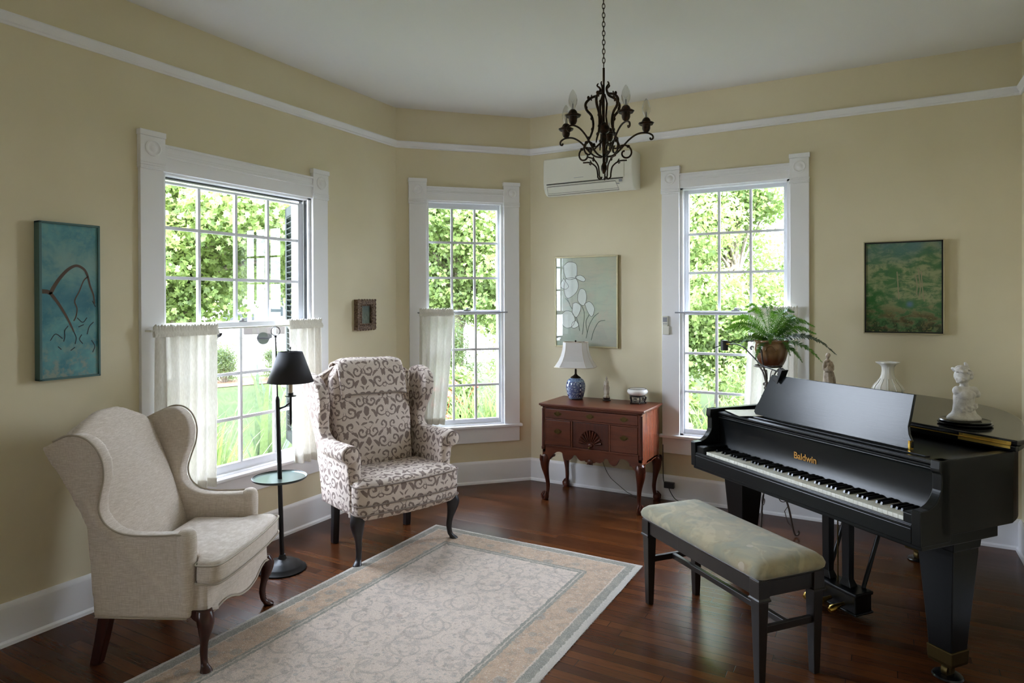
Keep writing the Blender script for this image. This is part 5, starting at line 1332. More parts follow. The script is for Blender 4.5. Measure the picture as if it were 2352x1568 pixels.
# ------------------------------------------------------------------ pictures
def ribbon(mb, pts, w, y):
    """flat painted stroke in the xz plane"""
    n = len(pts); P = [Vector((p[0], 0, p[1])) for p in pts]; L = []; R_ = []
    for i in range(n):
        t = (P[min(i + 1, n - 1)] - P[max(i - 1, 0)]); t = t.normalized() if t.length > 1e-9 else Vector((1, 0, 0)); q = Vector((-t.z, 0, t.x)); ww = w[i] if isinstance(w, list) else w
        L.append(P[i] + q * ww / 2 + Vector((0, y, 0))); R_.append(P[i] - q * ww / 2 + Vector((0, y, 0)))
    for i in range(n - 1): mb.add([L[i], L[i + 1], R_[i + 1], R_[i]], [(0, 1, 2, 3)])
def c2(pts, n=6): return bez2(pts, n)
def teal_art():
    r = empty('teal_branch_painting', (A_ + .002, 1.563, 1.145), PI / 2, 'tall teal painting of a bare branch at the far left', 'painting')
    W, H, D = .268, .729, .045
    finish('canvas', MB().box(.010, W - .010, -D + .008, 0, .010, H - .010), MT['teal'], r)
    mb = MB(); mb.box(0, .012, -D, 0, 0, H); mb.box(W - .010, W, -D, 0, 0, H); mb.box(0, W, -D, 0, 0, .010); mb.box(0, W, -D, 0, H - .010, H)
    finish('frame', mb, MT['tealfr'], r, bevel=.002)
    y = -D + .0072; s = lambda u, v: (.010 + u * (W - .02), H * v)
    mb = MB()
    b1 = c2([s(*p) for p in ((.0, .56), (.10, .558), (.16, .553), (.22, .59), (.32, .645), (.46, .70), (.60, .728), (.72, .715), (.80, .68), (.86, .60), (.92, .54), (.94, .48))])
    ribbon(mb, b1, [.020 - .014 * i / len(b1) for i in range(len(b1))], y)
    b2 = c2([s(*p) for p in ((.15, .553), (.28, .49), (.40, .42), (.50, .35), (.56, .30))]); ribbon(mb, b2, [.015 - .009 * i / len(b2) for i in range(len(b2))], y)
    b3 = c2([s(*p) for p in ((.82, .66), (.74, .63), (.66, .56), (.58, .50), (.62, .45), (.60, .40), (.56, .37))]); ribbon(mb, b3, .0055, y)
    finish('painted_branch', mb, MT['twig'], r)
    mb = MB(); rnd = random.Random(11)
    for q in (((.46, .34), (.40, .31), (.40, .27), (.38, .24)), ((.56, .30), (.60, .26), (.58, .22)), ((.15, .25), (.24, .29), (.36, .26)), ((.92, .36), (.84, .33), (.80, .28)), ((.62, .39), (.72, .36), (.80, .39)), ((.7, .28), (.66, .25), (.72, .22)), ((.88, .24), (.94, .20), (.9, .16)), ((.28, .21), (.34, .19)), ((.5, .18), (.58, .2)), ((.64, .33), (.74, .345)), ((.9, .5), (.96, .46))):
        mb = MB(); ribbon(mb, c2([s(*p) for p in q]), .0042, y - .0003); finish('painted_twig', mb, MT['twigdark'], r)
teal_art()
def small_art():
    r = empty('small_framed_picture', (A_ + .002, 3.655, 1.292), PI / 2, 'tiny green picture in a carved brown frame beside the corner', 'painting')
    W, H = .200, .226; 
    mb = MB(); e = .048
    for a, b, c, d in ((0, e, 0, H), (W - e, W, 0, H), (e, W - e, 0, e), (e, W - e, H - e, H)): mb.box(a, b, -.035, 0, c, d)
    rnd = random.Random(2)
    for k in range(28):
        t = k / 28 * 2 * (W + H)
        if t < W: p = (t, 0)
        elif t < W + H: p = (W, t - W)
        elif t < 2 * W + H: p = (2 * W + H - t, H)
        else: p = (0, 2 * (W + H) - t)
        mb.ball((p[0] * .96 + W * .02, -.030, p[1] * .96 + H * .02), (.010, .010, .009), 8)
        q = (W / 2 + (p[0] - W / 2) * .62, H / 2 + (p[1] - H / 2) * .66); mb.ball((q[0], -.036, q[1]), (.006, .006, .007), 6)
    finish('carved_frame', mb, MT['carved'], r, smooth=50)
    finish('picture', MB().box(e - .004, W - e + .004, -.016, -.002, e - .004, H - e + .004), MT['smallpic'], r)
def smallpic():
    t = T('dark_green_miniature'); o = t.obj(); x, y, z = t.sep(o); b = t.noise(t.comb(x * 60.0, z * 30.0, 0.0), 1, 4, .6)
    c = t.mix(b.ss(.35, .65), srgb(84, 98, 86), srgb(112, 122, 108)); c = t.mix(z.ss(.11, .16) * b.ss(.4, .6) * .8, c, srgb(56, 80, 86)); t.set(c, .4); MT['smallpic'] = t.m
smallpic(); small_art()
def iris_art():
    r = empty('iris_drawing', (-2.335, B_ - .002, 1.128), 0, 'pale iris flower picture in thin gilt frame above the lowboy', 'painting')
    W, H = .545, .736
    finish('sheet', MB().box(.008, W - .008, -.014, -.002, .008, H - .008), MT['irisbg'], r)
    mb = MB()
    for a, b, c, d in ((0, .012, 0, H), (W - .012, W, 0, H), (.012, W - .012, 0, .012), (.012, W - .012, H - .012, H)): mb.box(a, b, -.024, 0, c, d)
    finish('frame', mb, MT['gilt'], r, bevel=.002)
    y = -.0146; s = lambda u, v: (u * W, H * (1 - v))
    def blob(pts, m, nm, yy):
        mb = MB(); P = [s(*p) for p in bez2(pts + [pts[0]], 5)[:-1]]; c = (sum(p[0] for p in P) / len(P), sum(p[1] for p in P) / len(P))
        vs = [(c[0], yy, c[1])] + [(p[0], yy, p[1]) for p in P]; n = len(P); mb.add(vs, [(0, i + 1, (i + 1) % n + 1) for i in range(n)]); return mb, P
    blobs = [[(.14, .10), (.22, .06), (.34, .08), (.36, .17), (.33, .24), (.20, .25), (.15, .18)], [(.14, .24), (.08, .32), (.16, .36), (.22, .33), (.16, .26)], [(.18, .24), (.33, .24), (.38, .32), (.34, .40), (.22, .46), (.16, .42), (.15, .32)],
             [(.33, .22), (.42, .21), (.49, .25), (.46, .28), (.36, .25)], [(.37, .42), (.41, .36), (.48, .37), (.51, .44), (.49, .52), (.44, .54), (.37, .49)], [(.29, .52), (.35, .51), (.42, .55), (.39, .63), (.34, .67), (.28, .62)], [(.48, .52), (.56, .50), (.63, .56), (.62, .63), (.58, .66), (.52, .60)],
             [(.10, .64), (.18, .60), (.28, .62), (.32, .70), (.28, .77), (.18, .79), (.10, .74), (.08, .69)], [(.28, .73), (.34, .71), (.38, .76), (.32, .79), (.27, .78)]]
    allm = MB(); ol = MB()
    for k, b in enumerate(blobs):
        m_, P = blob(b, None, '', y - .0001 * k); allm.add(m_.v, m_.f); ribbon(ol, P + [P[0]], .0028, y - .0012)
    finish('white_petals', allm, MT['petal'], r); finish('ink_outlines', ol, MT['outline'], r)
    mb = MB()
    for q in (((.2, .46), (.25, .55), (.30, .60), (.36, .70), (.40, .82)), ((.43, .54), (.47, .62), (.46, .75), (.44, .86)), ((.55, .64), (.50, .72), (.52, .84)), ((.70, .62), (.62, .67), (.55, .76), (.50, .90)), ((.80, .70), (.70, .72), (.62, .82), (.58, .92)), ((.36, .55), (.33, .62), (.34, .72)), ((.17, .46), (.24, .52))):
        ribbon(mb, [s(*p) for p in bez2(list(q), 6)], .005, y - .0002)
    finish('stems', mb, MT['stemline'], r)
    g = MB(); g.quad((.010, -.0185, .010), (W - .010, -.0185, .010), (W - .010, -.0185, H - .010), (.010, -.0185, H - .010)); finish('glazing', g, MT['glass'], r)
iris_art()
def green_art():
    r = empty('green_landscape_painting', (-.09, B_ - .002, 1.284), 0, 'square dark green landscape painting on the right of the back wall', 'painting')
    W, H, D = .445, .598, .04
    r.rotation_euler = (.0, 0.0, 0)
    finish('canvas', MB().box(.010, W - .010, -D + .008, 0, .010, H - .010), MT['landscape'], r)
    mb = MB()
    for a, b, c, d in ((.005, .014, .005, H - .005), (W - .014, W - .005, .005, H - .005), (.005, W - .005, .005, .014), (.005, W - .005, H - .014, H - .005)): mb.box(a, b, -D, 0, c, d)
    finish('inner_frame', mb, MT['blackfr'], r)
    mb = MB()
    for a, b, c, d in ((0, .006, 0, H), (W - .006, W, 0, H), (0, W, 0, .006), (0, W, H - .006, H)): mb.box(a, b, -D - .003, 0, c, d)
    finish('frame', mb, MT['gilt'], r, bevel=.001)
    mb = MB(); y = -D + .0073
    for q in (((.305, .42), (.312, .36), (.318, .30), (.31, .23)), ((.322, .40), (.326, .33), (.333, .25), (.34, .21)), ((.19, .40), (.195, .32), (.20, .22)), ((.29, .38), (.30, .31), (.297, .25))): mb = MB(); ribbon(mb, c2(list(q)), .006, y); finish('painted_trunk', mb, MT['paletrunk'], r)
green_art()

# ------------------------------------------------------------------ plant stand, pot and fern
SX, SY, SZ = -.603, 4.47, 1.094
def stand():
    r = empty('plant_stand', (SX, SY, 0), 0, 'tall wrought iron plant stand behind the piano', 'plant stand'); W = MT['wrought']
    cx = -.018
    mb = MB(); mb.tube([(cx, 0, .44), (cx, 0, .98)], .008, 10); mb.lathe([(.009, .845), (.030, .85), (.009, .858), (.009, .878), (.028, .884), (.009, .892)], 16, (cx, 0, 0)); finish('column', mb, W, r, smooth=40)
    for k in range(3):
        a = .35 + k * 2 * PI / 3; c, s = math.cos(a), math.sin(a); P = lambda q: [(cx + c * x, s * x, z) for x, z in q]
        mb = MB(); mb.tube(P([(v.x, v.y) for v in bez([(.006, .50, 0), (.03, .42, 0), (.085, .30, 0), (.125, .18, 0), (.150, .05, 0), (.165, .012, 0), (.182, .016, 0), (.186, .032, 0), (.178, .036, 0)], 5)]), .0062, 8)
        sp = [(.085 + (.050 - .0022 * i) * math.cos(2.4 - i * .36), .245 + (.050 - .0022 * i) * math.sin(2.4 - i * .36)) for i in range(20)]; mb.tube(P(sp), .003, 6)
        mb.tube(P([(.125, .20), (.10, .16), (.118, .09), (.15, .055)]), .0025, 6)
        finish('leg', mb, W, r, smooth=60)
        mb = MB(); mb.tube(P([(v.x, v.y) for v in bez([(.008, .92, 0), (.02, .98, 0), (.045, 1.04, 0), (.080, 1.08, 0), (.108, 1.14, 0), (.122, 1.185, 0), (.145, 1.20, 0), (.158, 1.188, 0), (.150, 1.178, 0)], 5)]), .0055, 8)
        mb.tube(P([(v.x, v.y) for v in bez([(.05, 1.045, 0), (.03, 1.06, 0), (.018, 1.04, 0), (.012, 1.0, 0)], 5)]), .003, 6); mb.ball(P([(.03, .965)])[0], (.012, .012, .012), 8); mb.ball(P([(.024, .94)])[0], (.010, .010, .012), 8)
        finish('scroll_arm', mb, W, r, smooth=60)
    mb = MB(); mb.tube([(cx + .082 * math.cos(a), .082 * math.sin(a), 1.083) for a in [2 * PI * i / 32 for i in range(32)]], .005, 6, closed=True)
    for a in (.35, .35 + 2 * PI / 3, .35 + 4 * PI / 3): mb.tube([(cx, 0, 1.08), (cx + .082 * math.cos(a), .082 * math.sin(a), 1.083)], .004, 6)
    finish('pot_ring', mb, W, r, smooth=60)
    finish('brass_tag', MB().box(cx + .002, cx + .014, -.012, -.009, .855, .885), MT['brass'], r)
stand()
def pot_fern():
    z0 = 1.089
    p = empty('glazed_pot', (SX, SY, z0), 0, 'brown glazed round pot held by the iron plant stand', 'plant pot')
    mb = MB(); mb.lathe([(.066, 0), (.076, .006), (.089, .035), (.099, .075), (.103, .105), (.101, .13), (.0985, .142), (.103, .150), (.106, .160), (.101, .163), (.094, .152), (.09, .14)], 56, cap1=False)
    finish('body', mb, MT['pot'], p, smooth=180)
    mb = MB(); d = Vector((.12, -.99, 0)); n = Vector((.99, .12, 0))
    mb.tube([d * (.101 + .004 * math.sin(t)) + n * (.030 * math.cos(t)) + Vector((0, 0, .095 + .034 * math.sin(t))) for t in [PI * i / 14 for i in range(15)]], .0045, 8); finish('moulded_handle', mb, MT['pot'], p, smooth=180)
    finish('soil', MB().lathe([(.002, .146), (.091, .146)], 30), MT['soil'], p)
    r = empty('fern', (SX, SY, z0 + .147), 0, 'green sword fern with arching fronds in the brown pot', 'fern'); rnd = random.Random(21)
    def frond(az, ln, rise, droop, w=.024, m='fern', tip=1.0, roll=0.0):
        d = Vector((math.cos(az), math.sin(az), 0)); sd = Vector((-d.y, d.x, 0)); mb = MB(); N = 26; P = []; w = w * 2.05
        for i in range(N + 1):
            t = i / N; P.append(d * (ln * (t - .12 * t * t * droop * 2)) + Vector((0, 0, rise * math.sin(min(1, t * 1.15) * PI * .62) - droop * ln * t ** 2.6)))
        mb.tube([tuple(q) for q in P[::2]], [.0016 * (1 - .7 * i / (N // 2)) for i in range(N // 2 + 1)], 5)
        for i in range(3, N):
            for h in (0, .5):
                t = (i + h) / N; q = P[i].lerp(P[min(i + 1, N)], h); tg = (P[min(i + 1, N)] - P[i - 1]).normalized()
                L = w * (math.sin(min(1, (t + .02) * 2.0) * PI / 2) ** .7) * (1 - max(0, t - .35) / .68) ** .9 + .004
                for s in (1, -1):
                    sv = sd.copy(); sv.rotate(Matrix.Rotation(roll + s * rnd.uniform(-.1, .35), 3, tg)); sv *= s
                    e = q + (sv * .93 + tg * .34).normalized() * L + Vector((0, 0, -.12 * L + rnd.uniform(-.001, .001)))
                    a = q - tg * .0022; b = q + tg * .0022; mid = q.lerp(e, .4); hw = .0036 * ln / .28
                    mb.add([a, mid - tg * hw, e, mid + tg * hw, b], [(0, 1, 2, 3, 4)])
        finish('frond', mb, MT[m], r)
    R0 = math.atan2(ri.y, ri.x)
    for az, ln, rise, dr, w, m, ro in [(3.05, .30, .12, .10, .030, 'fern', .9), (3.35, .27, .05, .16, .026, 'fern', .6), (3.7, .34, .06, .22, .018, 'fern', .3), (2.75, .25, .17, .10, .026, 'fern', .8), (3.9, .24, .02, .5, .02, 'fern', .2), (4.3, .16, .08, .5, .022, 'fern', 0),
                              (1.75, .10, .24, .0, .024, 'fern', 1.3), (2.3, .18, .24, .0, .014, 'fern', .9), (1.2, .16, .24, .0, .026, 'fern', 1.0), (.75, .24, .20, .02, .026, 'fern', .9), (.45, .30, .17, .10, .024, 'fern', .8), (.2, .33, .15, .14, .022, 'fern', .7),
                              (.0, .30, .10, .14, .025, 'fern', .7), (-.25, .42, .07, .34, .020, 'ferndark', .5), (-.45, .33, .02, .42, .026, 'fern', .3), (-.7, .22, .0, .55, .028, 'fern', .2), (-1.1, .18, .05, .7, .022, 'fern', 0), (5.1, .2, .17, .0, .026, 'fern', .4), (5.5, .15, .21, .02, .026, 'fern', .6), (4.6, .12, .20, .0, .022, 'fern', .2), (3.3, .16, .21, .0, .02, 'fern', .9), (2.9, .38, .02, .18, .012, 'ferndark', .6)]:
        frond(R0 + az, ln, rise, dr, w, m, 1.0, ro)
pot_fern()
# ------------------------------------------------------------------ outdoors
GZ = -.45
tag(finish('ground', MB().quad((-60, -20, GZ), (40, -20, GZ), (40, 70, GZ), (-60, 70, GZ)), MT['grass']), kind='structure')
tag(finish('street', MB().poly([(-60, -20, GZ + .01), (-19, -20, GZ + .01), (-16.8, 4, GZ + .01), (-14.4, 12.2, GZ + .01), (-9, 22, GZ + .01), (3, 40, GZ + .01), (-20, 70, GZ + .01), (-60, 60, GZ + .01)]), MT['road']), kind='structure')
tag(finish('bounce_patio', MB().poly([(A_ - .3, 1.2, GZ + .012), (A_ - .3, -9, GZ + .012), (-12, -9, GZ + .012), (-9.5, 1.2, GZ + .012)]).poly([(A_ - .3, YF - .3, GZ + .013), (6, YF - .3, GZ + .013), (6, -14, GZ + .013), (A_ - .3, -14, GZ + .013)]), MT['road']), kind='structure')  # unseen pale paving, invented to bounce neutral light into the room
nrng = np.random.default_rng(4)
def leaf_cloud(centres, radii, n, size, shape='leaf', flat=.75, hollow=.55):
    """n leaves spread over ellipsoid shells; returns verts, faces"""
    C = np.array(centres, float); R = np.array(radii, float)
    wgt = R[:, 0] * R[:, 2]; wgt /= wgt.sum(); k = nrng.choice(len(C), n, p=wgt)
    d = nrng.normal(size=(n, 3)); d /= np.linalg.norm(d, axis=1)[:, None]
    rr = hollow + (1 - hollow) * nrng.random(n) ** .7
    p = C[k] + d * R[k] * rr[:, None]
    nn = d * .6 + nrng.normal(size=(n, 3)) * .7 + np.array([0, 0, .35]); nn /= np.linalg.norm(nn, axis=1)[:, None]
    t = np.cross(nn, nrng.normal(size=(n, 3))); t /= np.linalg.norm(t, axis=1)[:, None]; b = np.cross(nn, t)
    s = size * (.6 + .8 * nrng.random(n))[:, None]
    if shape == 'leaf':
        pts = [(-.5, 0), (-.1, .32), (.12, .16), (.5, 0), (.12, -.16), (-.1, -.32)]
    elif shape == 'lobed':
        pts = [(-.5, 0), (-.25, .40), (-.02, .20), (.18, .46), (.22, .14), (.56, 0), (.22, -.14), (.18, -.46), (-.02, -.20), (-.25, -.40)]
    else: pts = [(-.5, 0), (0, .10), (.5, 0), (0, -.10)]
    m = len(pts); V = np.zeros((n, m, 3))
    for i, (a, c) in enumerate(pts): V[:, i] = p + t * s * a + b * s * c - nn * s * (abs(c) * .35)
    return V.reshape(-1, 3), m
def leaves_obj(name, parts, m, parent, kind=None):
    me = bpy.data.meshes.new(name); Vs = []; cnt = []
    for V, k in parts: Vs.append(V); cnt += [k] * (len(V) // k)
    V = np.concatenate(Vs); cnt = np.array(cnt); me.vertices.add(len(V)); me.vertices.foreach_set('co', V.astype('f').ravel())
    me.loops.add(len(V)); me.loops.foreach_set('vertex_index', np.arange(len(V), dtype='i')); me.polygons.add(len(cnt))
    st = np.concatenate([[0], np.cumsum(cnt)[:-1]]).astype('i'); me.polygons.foreach_set('loop_start', st); me.polygons.foreach_set('loop_total', cnt.astype('i'))
    me.update(calc_edges=True); me.materials.append(m); o = bpy.data.objects.new(name, me); COL.objects.link(o); o.parent = parent; return o
def tree(x, y, h, crown, n, size, lab, m='leafa', shape='lobed', trunk=.22, low=1.6, group='trees outside the windows', seed=0):
    rnd = random.Random(seed + 50); r = empty('tree', (x, y, GZ), 0, lab, 'tree', group)
    mb = MB(); top = Vector((rnd.uniform(-.3, .3), rnd.uniform(-.3, .3), h * .55)); mb.tube([(0, 0, 0), (.03, .02, h * .2), top * .7, top], [trunk * 1.25, trunk, trunk * .8, trunk * .55], 12)
    cs, rs = [], []
    for i in range(crown):
        a = rnd.uniform(0, 2 * PI); rad = rnd.uniform(.15, 1) * h * .36; z = low + rnd.random() ** .9 * (h - low)
        f = math.sin(min(1, (z - low) / (h - low) * .8 + .25) * PI) ; c = Vector((math.cos(a) * rad * f, math.sin(a) * rad * f, z)); cs.append(tuple(c)); s = rnd.uniform(.10, .17) * h; rs.append((s, s, s * .7))
        mid = top * .6 + c * .3; mb.tube([top * rnd.uniform(.45, .95), mid, c], [trunk * .4, trunk * .2, trunk * .06], 6)
    finish('trunk', mb, MT['bark'], r, smooth=60)
    leaves_obj('crown', [leaf_cloud(cs, rs, n, size, shape, hollow=.35)], MT[m], r)
# trees seen through the three windows
tree(-8.7, 6.0, 4.9, 64, 62000, .085, 'leafy maple tree on the lawn outside the wide left window, closest to it', low=1.95, seed=1)
tree(-11.9, 10.9, 5.6, 56, 34000, .125, 'large tree beyond the lawn, framed at the right of the wide left window', 'leafb', low=2.1, seed=2)
tree(-20.5, 14.0, 7.6, 50, 24000, .18, 'broad tree across the street, far left through the wide window', 'leafa', low=2.6, seed=3)
tree(-6.9, 10.2, 5.0, 66, 66000, .085, 'bright green maple filling the top of the narrow bay window', 'leafp', low=1.3, seed=4, trunk=.12)
tree(-5.4, 16.2, 6.4, 64, 46000, .125, 'tree with pale leaves behind the back window, left of two', 'leafp', 'leaf', low=.7, seed=5, trunk=.14)
tree(-2.25, 11.0, 4.9, 68, 76000, .08, 'tree outside the back window, above the potted fern', 'leafp', 'leaf', low=.9, seed=6, trunk=.10)
tree(2.2, 16.0, 6.4, 50, 30000, .14, 'tree standing farthest right beyond the back window', 'leafb', 'leaf', low=.7, seed=7, trunk=.14)
def shrub(x, y, w, h, n, size, lab, m='leafc', shape='blade', d=None, name='shrub', group='shrubs in the garden'):
    r = empty(name, (x, y, GZ), 0, lab, 'shrub', group); rnd = random.Random(int(abs(x * 31 + y * 17)) + 3); cs = []; rs = []; d = d or w; mb = MB()
    for i in range(16):
        a = rnd.uniform(0, 2 * PI); q = rnd.random() ** .5; z = rnd.uniform(.15, .8) * h; k = (1 - .5 * z / h); c = (math.cos(a) * q * w * .36 * k, math.sin(a) * q * d * .36 * k, z); cs.append(c); rs.append((w * .24, d * .24, h * .24)); mb.tube([(c[0] * .2, c[1] * .2, 0), (c[0] * .6, c[1] * .6, z * .5), c], .012, 5)
    finish('stems', mb, MT['bark'], r); leaves_obj('foliage', [leaf_cloud(cs, rs, n, size, shape, hollow=.2)], MT[m], r)
shrub(-13.9, 10.6, 1.35, 1.15, 9000, .075, 'taller rounded evergreen shrub at the street edge, left of two'); shrub(-13.2, 11.7, 1.25, .85, 8000, .075, 'low spreading evergreen shrub at the street edge beside the lamp shade')
tag(finish('mulch_bed', MB().poly([(-14.9, 9.3, GZ + .015), (-13.3, 9.5, GZ + .015), (-12.3, 12.3, GZ + .015), (-13.6, 12.6, GZ + .015)]), MT['mulch']), kind='structure')
shrub(-5.95, 8.3, 1.5, 1.9, 12000, .07, 'feathery green bush behind the bay window, left part', 'leafc'); shrub(-4.5, 8.35, 1.5, 1.8, 11000, .07, 'feathery green bush behind the bay window, right part', 'leafb')
shrub(-4.78, 6.95, 1.1, 1.15, 6000, .09, 'lime green flowering bush just outside the bay window', 'leafa', 'leaf'); shrub(-3.95, 7.05, 1.0, 1.1, 7000, .06, 'fine-leaved dark bush just outside the bay window', 'leafb')
shrub(-2.75, 8.7, 1.5, 1.5, 8000, .10, 'leafy garden bush outside the back window', 'leafa', 'leaf'); shrub(-1.2, 8.9, 1.5, 1.45, 8000, .08, 'tall weedy bush outside the back window behind the curtain', 'leafb', 'blade')
shrub(-2.3, 7.1, 1.1, 1.05, 5000, .09, 'low bright plant right outside the back window', 'leafa', 'leaf'); shrub(-1.15, 7.2, 1.1, 1.0, 5000, .10, 'low grassy plant below the back window sill', 'lily', 'blade')
shrub(.3, 9.4, 1.6, 1.9, 8000, .10, 'large bush seen past the right edge of the back window', 'leafb', 'leaf')
def strap_plants(x0, x1, y0, y1, n, h, m, lab, name='strap_leaf_bed', w=.022, seed=1, kind='stuff', spread=.55):
    rnd = random.Random(seed); mb = MB(); cx, cy = (x0 + x1) / 2, (y0 + y1) / 2
    for i in range(n):
        x, y = rnd.uniform(x0, x1) - cx, rnd.uniform(y0, y1) - cy; a = rnd.uniform(0, 2 * PI); L = h * rnd.uniform(.7, 1.25); sp = L * spread * rnd.uniform(.3, 1.2); d = Vector((math.cos(a), math.sin(a), 0)); s = Vector((-d.y, d.x, 0)); ww = w * rnd.uniform(.7, 1.3); P = []
        for k in range(6):
            t = k / 5; c = Vector((x, y, 0)) + d * sp * t ** 1.6 + Vector((0, 0, L * (t - .28 * t ** 3))); P.append((c, ww * (1 - t ** 2.2) + .001))
        vs = []; 
        for c, q in P: vs += [c - s * q / 2, c + s * q / 2]
        mb.add(vs, [(2 * k, 2 * k + 1, 2 * k + 3, 2 * k + 2) for k in range(5)])
    o = finish(name, mb, MT[m]); o.location = (cx, cy, GZ); tag(o, lab, 'plant', kind=kind); return o
strap_plants(-4.35, -4.0, 1.9, 3.2, 460, 1.36, 'lily', 'long green strap-leaf plants growing under the wide left window', spread=.3)
strap_plants(-2.1, -.6, 5.75, 6.2, 420, 1.25, 'lily', 'green grassy plants growing under the back window', seed=3, spread=.3)
strap_plants(-4.0, -3.3, 5.75, 6.15, 300, 1.2, 'leafb', 'green leafy plants growing under the bay window', seed=5, spread=.3)
for k, (x, y) in enumerate(((-4.45, 3.78), (-4.75, 4.55))):
    o = strap_plants(x - .07, x + .07, y - .07, y + .07, 26, 1.72 - .2 * k, 'yucca', ('larger' if k == 0 else 'smaller') + ' clump of blue-green sword leaves outside the left window', 'sword_leaf_plant', .06, 7 + k, None, .38)
def flowers(cx, cy, n, sx, sy, z0, z1, m, lab, size=.035, seed=1):
    rnd = random.Random(seed)
    proto = None
    for i in range(n):
        x, y, z = cx + rnd.uniform(-sx, sx), cy + rnd.uniform(-sy, sy), rnd.uniform(z0, z1)
        if proto is None:
            mb = MB()
            for k in range(5):
                a = 2 * PI * k / 5; mb.ball((size * .5 * math.cos(a), size * .5 * math.sin(a), 0), (size * .45, size * .45, size * .22), 8)
            mb.ball((0, 0, .004), size * .2, 6)
            mb.tube([(0, 0, -.01), (.01, 0, -.3), (.0, .01, -.95)], .003, 5)
            proto = finish('flower', mb, MT[m], smooth=60); o = proto
        else: o = proto.copy(); COL.objects.link(o)
        o.location = (x, y, z); o.rotation_euler = (rnd.uniform(.2, .9), 0, rnd.uniform(0, 6)); tag(o, lab, 'flower', 'flowers of ' + lab)
flowers(-4.45, 6.5, 9, .30, .20, .05, .62, 'red', 'small red flower among the bushes outside the bay window', .05, 4)
flowers(-1.75, 6.6, 9, .45, .15, .05, .55, 'pinkfl', 'small pink flower outside the back window', .04, 9)
# white houses
def house(x, y, w, d, h, rz, lab, wins):
    r = empty('house', (x, y, GZ), rz, lab, 'house')
    finish('wall', MB().box(-w / 2, w / 2, -d / 2, d / 2, 0, h), MT['siding'], r)
    mb = MB(); mb.prism([(-w / 2 - .3, h), (0, h + w * .28), (w / 2 + .3, h)], 'y', -d / 2 - .3, d / 2 + .3); finish('roof', mb, MT['roof'], r)
    for (a, z) in wins:
        wn = finish('window', MB().box(a - .45, a + .45, -d / 2 - .03, -d / 2 + .02, z, z + 1.5), MT['trim'], r)
        finish('pane', MB().box(a - .36, a + .36, -d / 2 - .04, -d / 2 - .02, z + .1, z + .7).box(a - .36, a + .36, -d / 2 - .04, -d / 2 - .02, z + .78, z + 1.4), MT['bkwin'], wn)
    finish('door', MB().box(w / 2 - 1.6, w / 2 - .7, -d / 2 - .04, -d / 2, .1, 2.2), MT['shutter'], r)
house(-33.0, 33.0, 11, 8, 5.6, math.radians(48), 'white clapboard house across the street behind the trees', ((-3, 1), (-.5, 1)))
# vehicles on the street
def car(x, y, rz, m, lab, L=4.4, pick=False):
    r = empty('parked_truck' if pick else 'parked_car', (x, y, GZ + .02), rz, lab, 'truck' if pick else 'car'); h = L / 2
    side = [(-h, .45), (-h, .85), (-h + .9, .95), (-h + 1.3, 1.42), (.7, 1.45), (1.2, .98), (h - .1, .85), (h, .5), (h, .32), (-h, .32)] if not pick else [(-h, .5), (-h, 1.0), (-.4, 1.0), (-.35, 1.7), (.9, 1.7), (1.25, 1.1), (h, 1.0), (h, .45), (-h, .45)]
    mb = MB(); mb.prism(side, 'y', -.85, .85); finish('body', mb, MT[m], r, bevel=.06)
    w0, w1 = (-h + 1.2, .75) if not pick else (-.25, .85); z0, z1 = (.98, 1.36) if not pick else (1.12, 1.6)
    finish('side_glass', MB().box(w0, w1, -.865, .865, z0, z1), MT['bkwin'], r, bevel=.02)
    for a in (-h + .85, h - .85):
        for s in (-1, 1): finish('wheel', MB().lathe([(.1, -.1), (.26, -.1), (.28, 0), (.26, .1), (.1, .1)], 24, (a, s * .8, .28), axis='y'), MT['tyre'], r, smooth=40)
car(-24.5, 22.5, math.radians(48), 'card', 'dark pickup truck parked in the street, seen under the meeting rail', pick=True)
car(-30.0, 24.0, math.radians(48), 'carw', 'white car parked in the street beyond the shrubs')
# open shutter outside the wide left window
def shut():
    r = empty('open_shutter', (A_ - WT, 3.30, .46), math.radians(148.2), 'dark green louvred shutter swung open outside the left window', 'shutter')
    mb = MB(); W, H = .50, 1.75
    mb.box(0, .05, -.015, .015, 0, H); mb.box(W - .05, W, -.015, .015, 0, H); mb.box(0, W, -.015, .015, 0, .07); mb.box(0, W, -.015, .015, H - .07, H); mb.box(0, W, -.015, .015, H / 2 - .03, H / 2 + .03); finish('frame', mb, MT['shutter'], r)
    mb = MB()
    for k in range(40):
        z = .09 + k * .041; mb.hexa([(.05, -.014, z), (W - .05, -.014, z), (W - .05, .014, z + .022), (.05, .014, z + .022), (.05, -.014, z + .006), (W - .05, -.014, z + .006), (W - .05, .014, z + .028), (.05, .014, z + .028)])
    finish('louvres', mb, MT['shutter'], r)
shut()
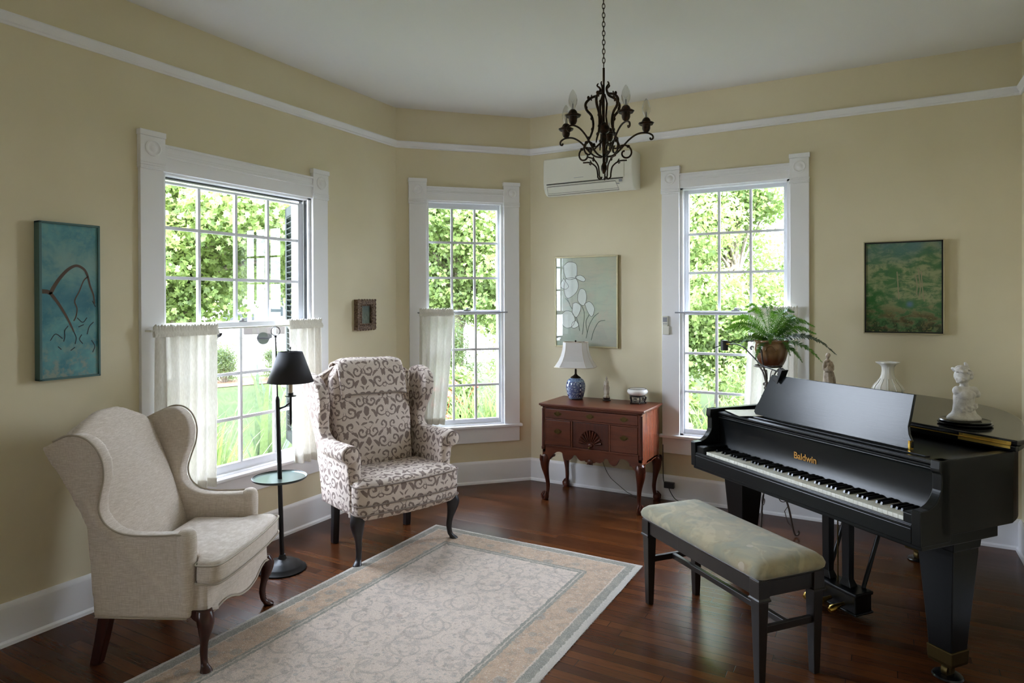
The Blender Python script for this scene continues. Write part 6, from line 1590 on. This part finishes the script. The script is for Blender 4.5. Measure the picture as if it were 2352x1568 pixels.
# the added fill window behind the viewer opens straight to the sky
# ------------------------------------------------------------------ light
w = bpy.data.worlds.new('sky'); scene.world = w; w.use_nodes = True; nt = w.node_tree; bg = nt.nodes['Background']
tc = nt.nodes.new('ShaderNodeTexCoord'); sp = nt.nodes.new('ShaderNodeSeparateXYZ'); nt.links.new(tc.outputs['Generated'], sp.inputs[0])
rp = nt.nodes.new('ShaderNodeValToRGB'); nt.links.new(sp.outputs[2], rp.inputs[0]); cr = rp.color_ramp
cr.elements[0].position = .0; cr.elements[0].color = (.82, .88, 1.0, 1); cr.elements[1].position = .35; cr.elements[1].color = (.74, .83, 1.0, 1)
nt.links.new(rp.outputs[0], bg.inputs[0]); bg.inputs[1].default_value = SKY
sd = bpy.data.lights.new('sun', 'SUN'); so = bpy.data.objects.new('sun', sd); COL.objects.link(so); sd.energy = SUN; sd.angle = math.radians(6); sd.color = (1, .95, .86)
so.rotation_euler = Vector((.48, -.52, .72)).to_track_quat('Z', 'Y').to_euler(); so.location = (6, -6, 10)
def portal(loc, rz, sx, sy):
    d = bpy.data.lights.new('window_portal', 'AREA'); d.shape = 'RECTANGLE'; d.size = sx; d.size_y = sy; d.cycles.is_portal = True
    o = bpy.data.objects.new('window_portal', d); COL.objects.link(o); o.location = loc; o.rotation_euler = (-PI / 2, 0, rz)
for (a, rz, hole) in (((A_, 0, 0), PI / 2, HL), ((A_, Y1, 0), DANG, HD), ((0, B_, 0), 0, HM), ((A_, 0, 0), PI / 2, RL_FILL)):
    m = Matrix.Translation(a) @ Matrix.Rotation(rz, 4, 'Z'); p = m @ Vector(((hole[0] + hole[1]) / 2, .12, (hole[2] + hole[3]) / 2)); portal(p, rz, hole[1] - hole[0], hole[3] - hole[2])
scene.view_settings.view_transform = 'Standard'; scene.view_settings.look = 'None'; scene.view_settings.gamma = 1.0; scene.view_settings.use_curve_mapping = False
scene.view_settings.exposure = EXPO
scene.cycles.use_denoising = True; scene.cycles.max_bounces = 8; scene.cycles.diffuse_bounces = 5; scene.cycles.glossy_bounces = 3; scene.cycles.transparent_max_bounces = 12; scene.cycles.transmission_bounces = 6
scene.cycles.sample_clamp_indirect = 8.0; scene.cycles.caustics_reflective = False; scene.cycles.caustics_refractive = False
